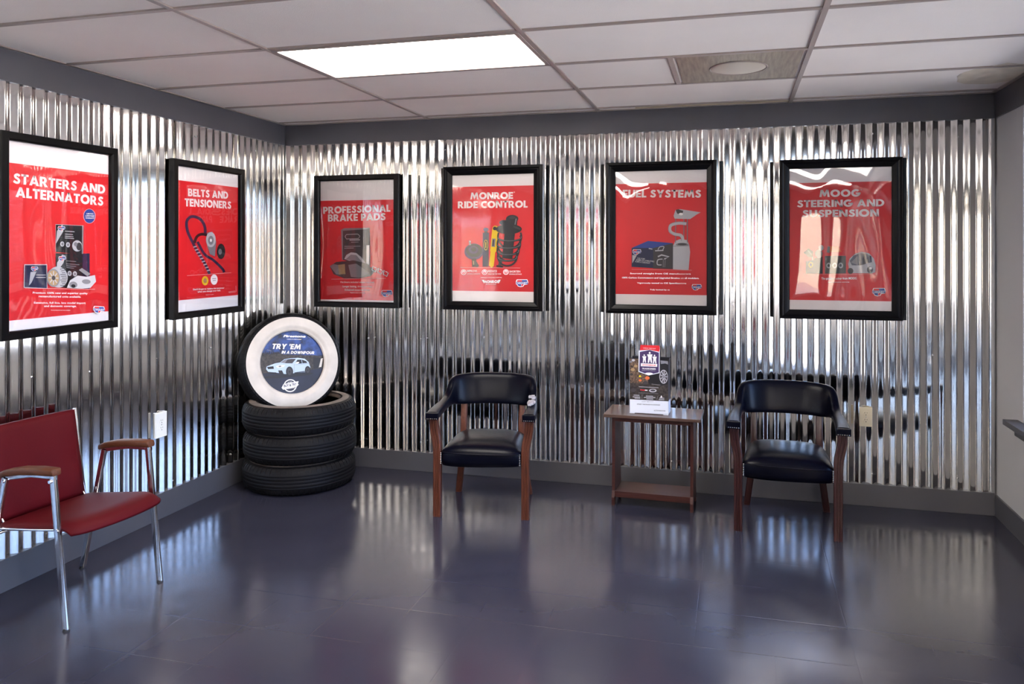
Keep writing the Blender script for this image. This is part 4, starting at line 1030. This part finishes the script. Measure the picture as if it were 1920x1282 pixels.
# ------------------------------------------------------------------ red side chair by the left wall
rc_ = empty('side_chair', (.594, -2.235, 0), (0, 0, R(85.9))); tag(rc_, 'dark red vinyl chair with chrome legs and wooden armrests by the left wall', 'chair')
CH = M['chrome']
def bar(pts, w, d, name, par, up=(1,0,0), m_=None):
    m = MB(); m.tube(pts, w/2, seg=16, ry=d/2, up=up, power=4.5, smooth=False); return m.build(name, m_ or CH, par, auto=35)
for s in (-1, 1):
    x = s*.246
    fl_ = bar([(x, .0, .006), (x, .072, .632)], .030, .018, 'leg', rc_, up=(1, 0, 0))
    bl = bar([(x, .483, .006), (x, .395, .40), (x, .345, .60)], .030, .018, 'leg', rc_, up=(1, 0, 0))
    for par, q in ((fl_, (x, -.001)), (bl, (x, .484))):
        m = MB(); m.disc((q[0], q[1], 0), .015, .010, m=None, seg=14, r2=.011); m.build('foot_glide', M['foot_rubber'], par)
    m = MB(); rings = []
    for y, z, h, w in [(.052, .646, .020, .040), (.060, .650, .030, .050), (.14, .648, .032, .056), (.24, .640, .032, .056), (.32, .625, .030, .052), (.36, .612, .026, .044), (.366, .608, .016, .034)]:
        rings.append([(x+a, y, z+b) for a, b in rrect(w, h, min(w, h)*.35, 4)])
    m.loft(rings); ar = m.build('armrest', M['arm_wood'], rc_, auto=50)
    bar([(x, .05, .628), (x, .20, .624), (x, .355, .596)], .006, .020, 'arm_rail', rc_, up=(0, 0, 1))
    # side rail under the seat
    bar([(x*.965, .035, .410), (x*.965, .20, .392), (x*.965, .425, .372)], .022, .010, 'seat_rail', rc_, up=(0, 0, 1))
    m = MB()
    for y, z in ((.040, .410), (.415, .375)): m.disc((x, y, z), .008, s*.014, axis='x', seg=12)
    for y, z in ((.075, .610), (.345, .585)): m.disc((x-s*.0, y, z), .007, s*.016, axis='x', seg=12)
    m.build('bolt', CH, rc_)
# cross rails
m = MB(); m.tube([(-.24, .06, .398), (.24, .06, .398)], .008, seg=10); m.tube([(-.24, .40, .352), (.24, .40, .352)], .007, seg=10); m.build('cross_rail', CH, rc_)
# seat pan: bowed front edge, thin upholstered pad
m = MB(); nx, ny = 20, 20
def sp_(i, j, dz):
    a = -1+2*i/nx; b = j/ny
    x = a*(.236-.006*b); y0 = -.035-.03*(1-a*a)+.02*abs(a)**8; y = y0+(.43-y0)*b
    crown = (1-abs(a)**4)*(1-abs(2*b-1)**4)
    z = .440-.052*b-.030*max(0, 1-b*5)**2*1.0 + .012*crown - .010*(1-a*a)*math.sin(math.pi*min(1, b*1.1))
    edge = min(1, min(1-abs(a), b*.9, (1-b)*.9)*14)
    return (x, y, z + (dz if dz < 0 else 0) * (0.55+.45*edge) + (0 if dz < 0 else -.012*(1-edge)**2))
T_ = [[m.bm.verts.new(sp_(i, j, 0)) for i in range(nx+1)] for j in range(ny+1)]
B_ = [[m.bm.verts.new(sp_(i, j, -.042)) for i in range(nx+1)] for j in range(ny+1)]
for j in range(ny):
    for i in range(nx):
        m.face([T_[j][i], T_[j][i+1], T_[j+1][i+1], T_[j+1][i]], 0, True); m.face([B_[j][i], B_[j+1][i], B_[j+1][i+1], B_[j][i+1]], 0, True)
for i in range(nx): m.face([T_[0][i], B_[0][i], B_[0][i+1], T_[0][i+1]], 0, True); m.face([T_[ny][i], T_[ny][i+1], B_[ny][i+1], B_[ny][i]], 0, True)
for j in range(ny): m.face([T_[j][0], T_[j+1][0], B_[j+1][0], B_[j][0]], 0, True); m.face([T_[j][nx], B_[j][nx], B_[j+1][nx], T_[j+1][nx]], 0, True)
m.build('seat', M['red_vinyl'], rc_)
# backrest: padded panel with chrome edge strips
y0, z0, y1, z1 = .432, .375, .500, .792
m = MB(); nx, nz = 16, 14; g0 = []; g1 = []
for j in range(nz+1):
    b = j/nz; r0 = []; r1 = []
    for i in range(nx+1):
        a = -1+2*i/nx; e = (1-abs(a)**6)*(1-abs(2*b-1)**6)
        cy_ = y0+(y1-y0)*b+.012*(1-a*a); z = z0+(z1-z0)*b
        r0.append(m.bm.verts.new((a*.210, cy_-.006-.014*e, z))); r1.append(m.bm.verts.new((a*.210, cy_+.010+.006*e, z)))
    g0.append(r0); g1.append(r1)
for j in range(nz):
    for i in range(nx):
        m.face([g0[j][i], g0[j][i+1], g0[j+1][i+1], g0[j+1][i]], 0, True); m.face([g1[j][i], g1[j+1][i], g1[j+1][i+1], g1[j][i+1]], 0, True)
for j in range(nz): m.face([g0[j][0], g0[j+1][0], g1[j+1][0], g1[j][0]], 0); m.face([g0[j][nx], g1[j][nx], g1[j+1][nx], g0[j+1][nx]], 0)
for i in range(nx): m.face([g0[0][i], g1[0][i], g1[0][i+1], g0[0][i+1]], 0); m.face([g0[nz][i], g0[nz][i+1], g1[nz][i+1], g1[nz][i]], 0)
bk = m.build('backrest', M['red_vinyl'], rc_)
for s in (-1, 1):
    bar([(s*.214, y0+.002, z0-.012), (s*.214, y1+.002, z1+.003)], .020, .008, 'edge_strip', bk, up=(0, 1, 0))
bar([(-.20, y0-.0, z0+.02), (-.20, .40, .352)], .018, .008, 'back_bracket', rc_, up=(1, 0, 0)); bar([(.20, y0-.0, z0+.02), (.20, .40, .352)], .018, .008, 'back_bracket', rc_, up=(1, 0, 0))
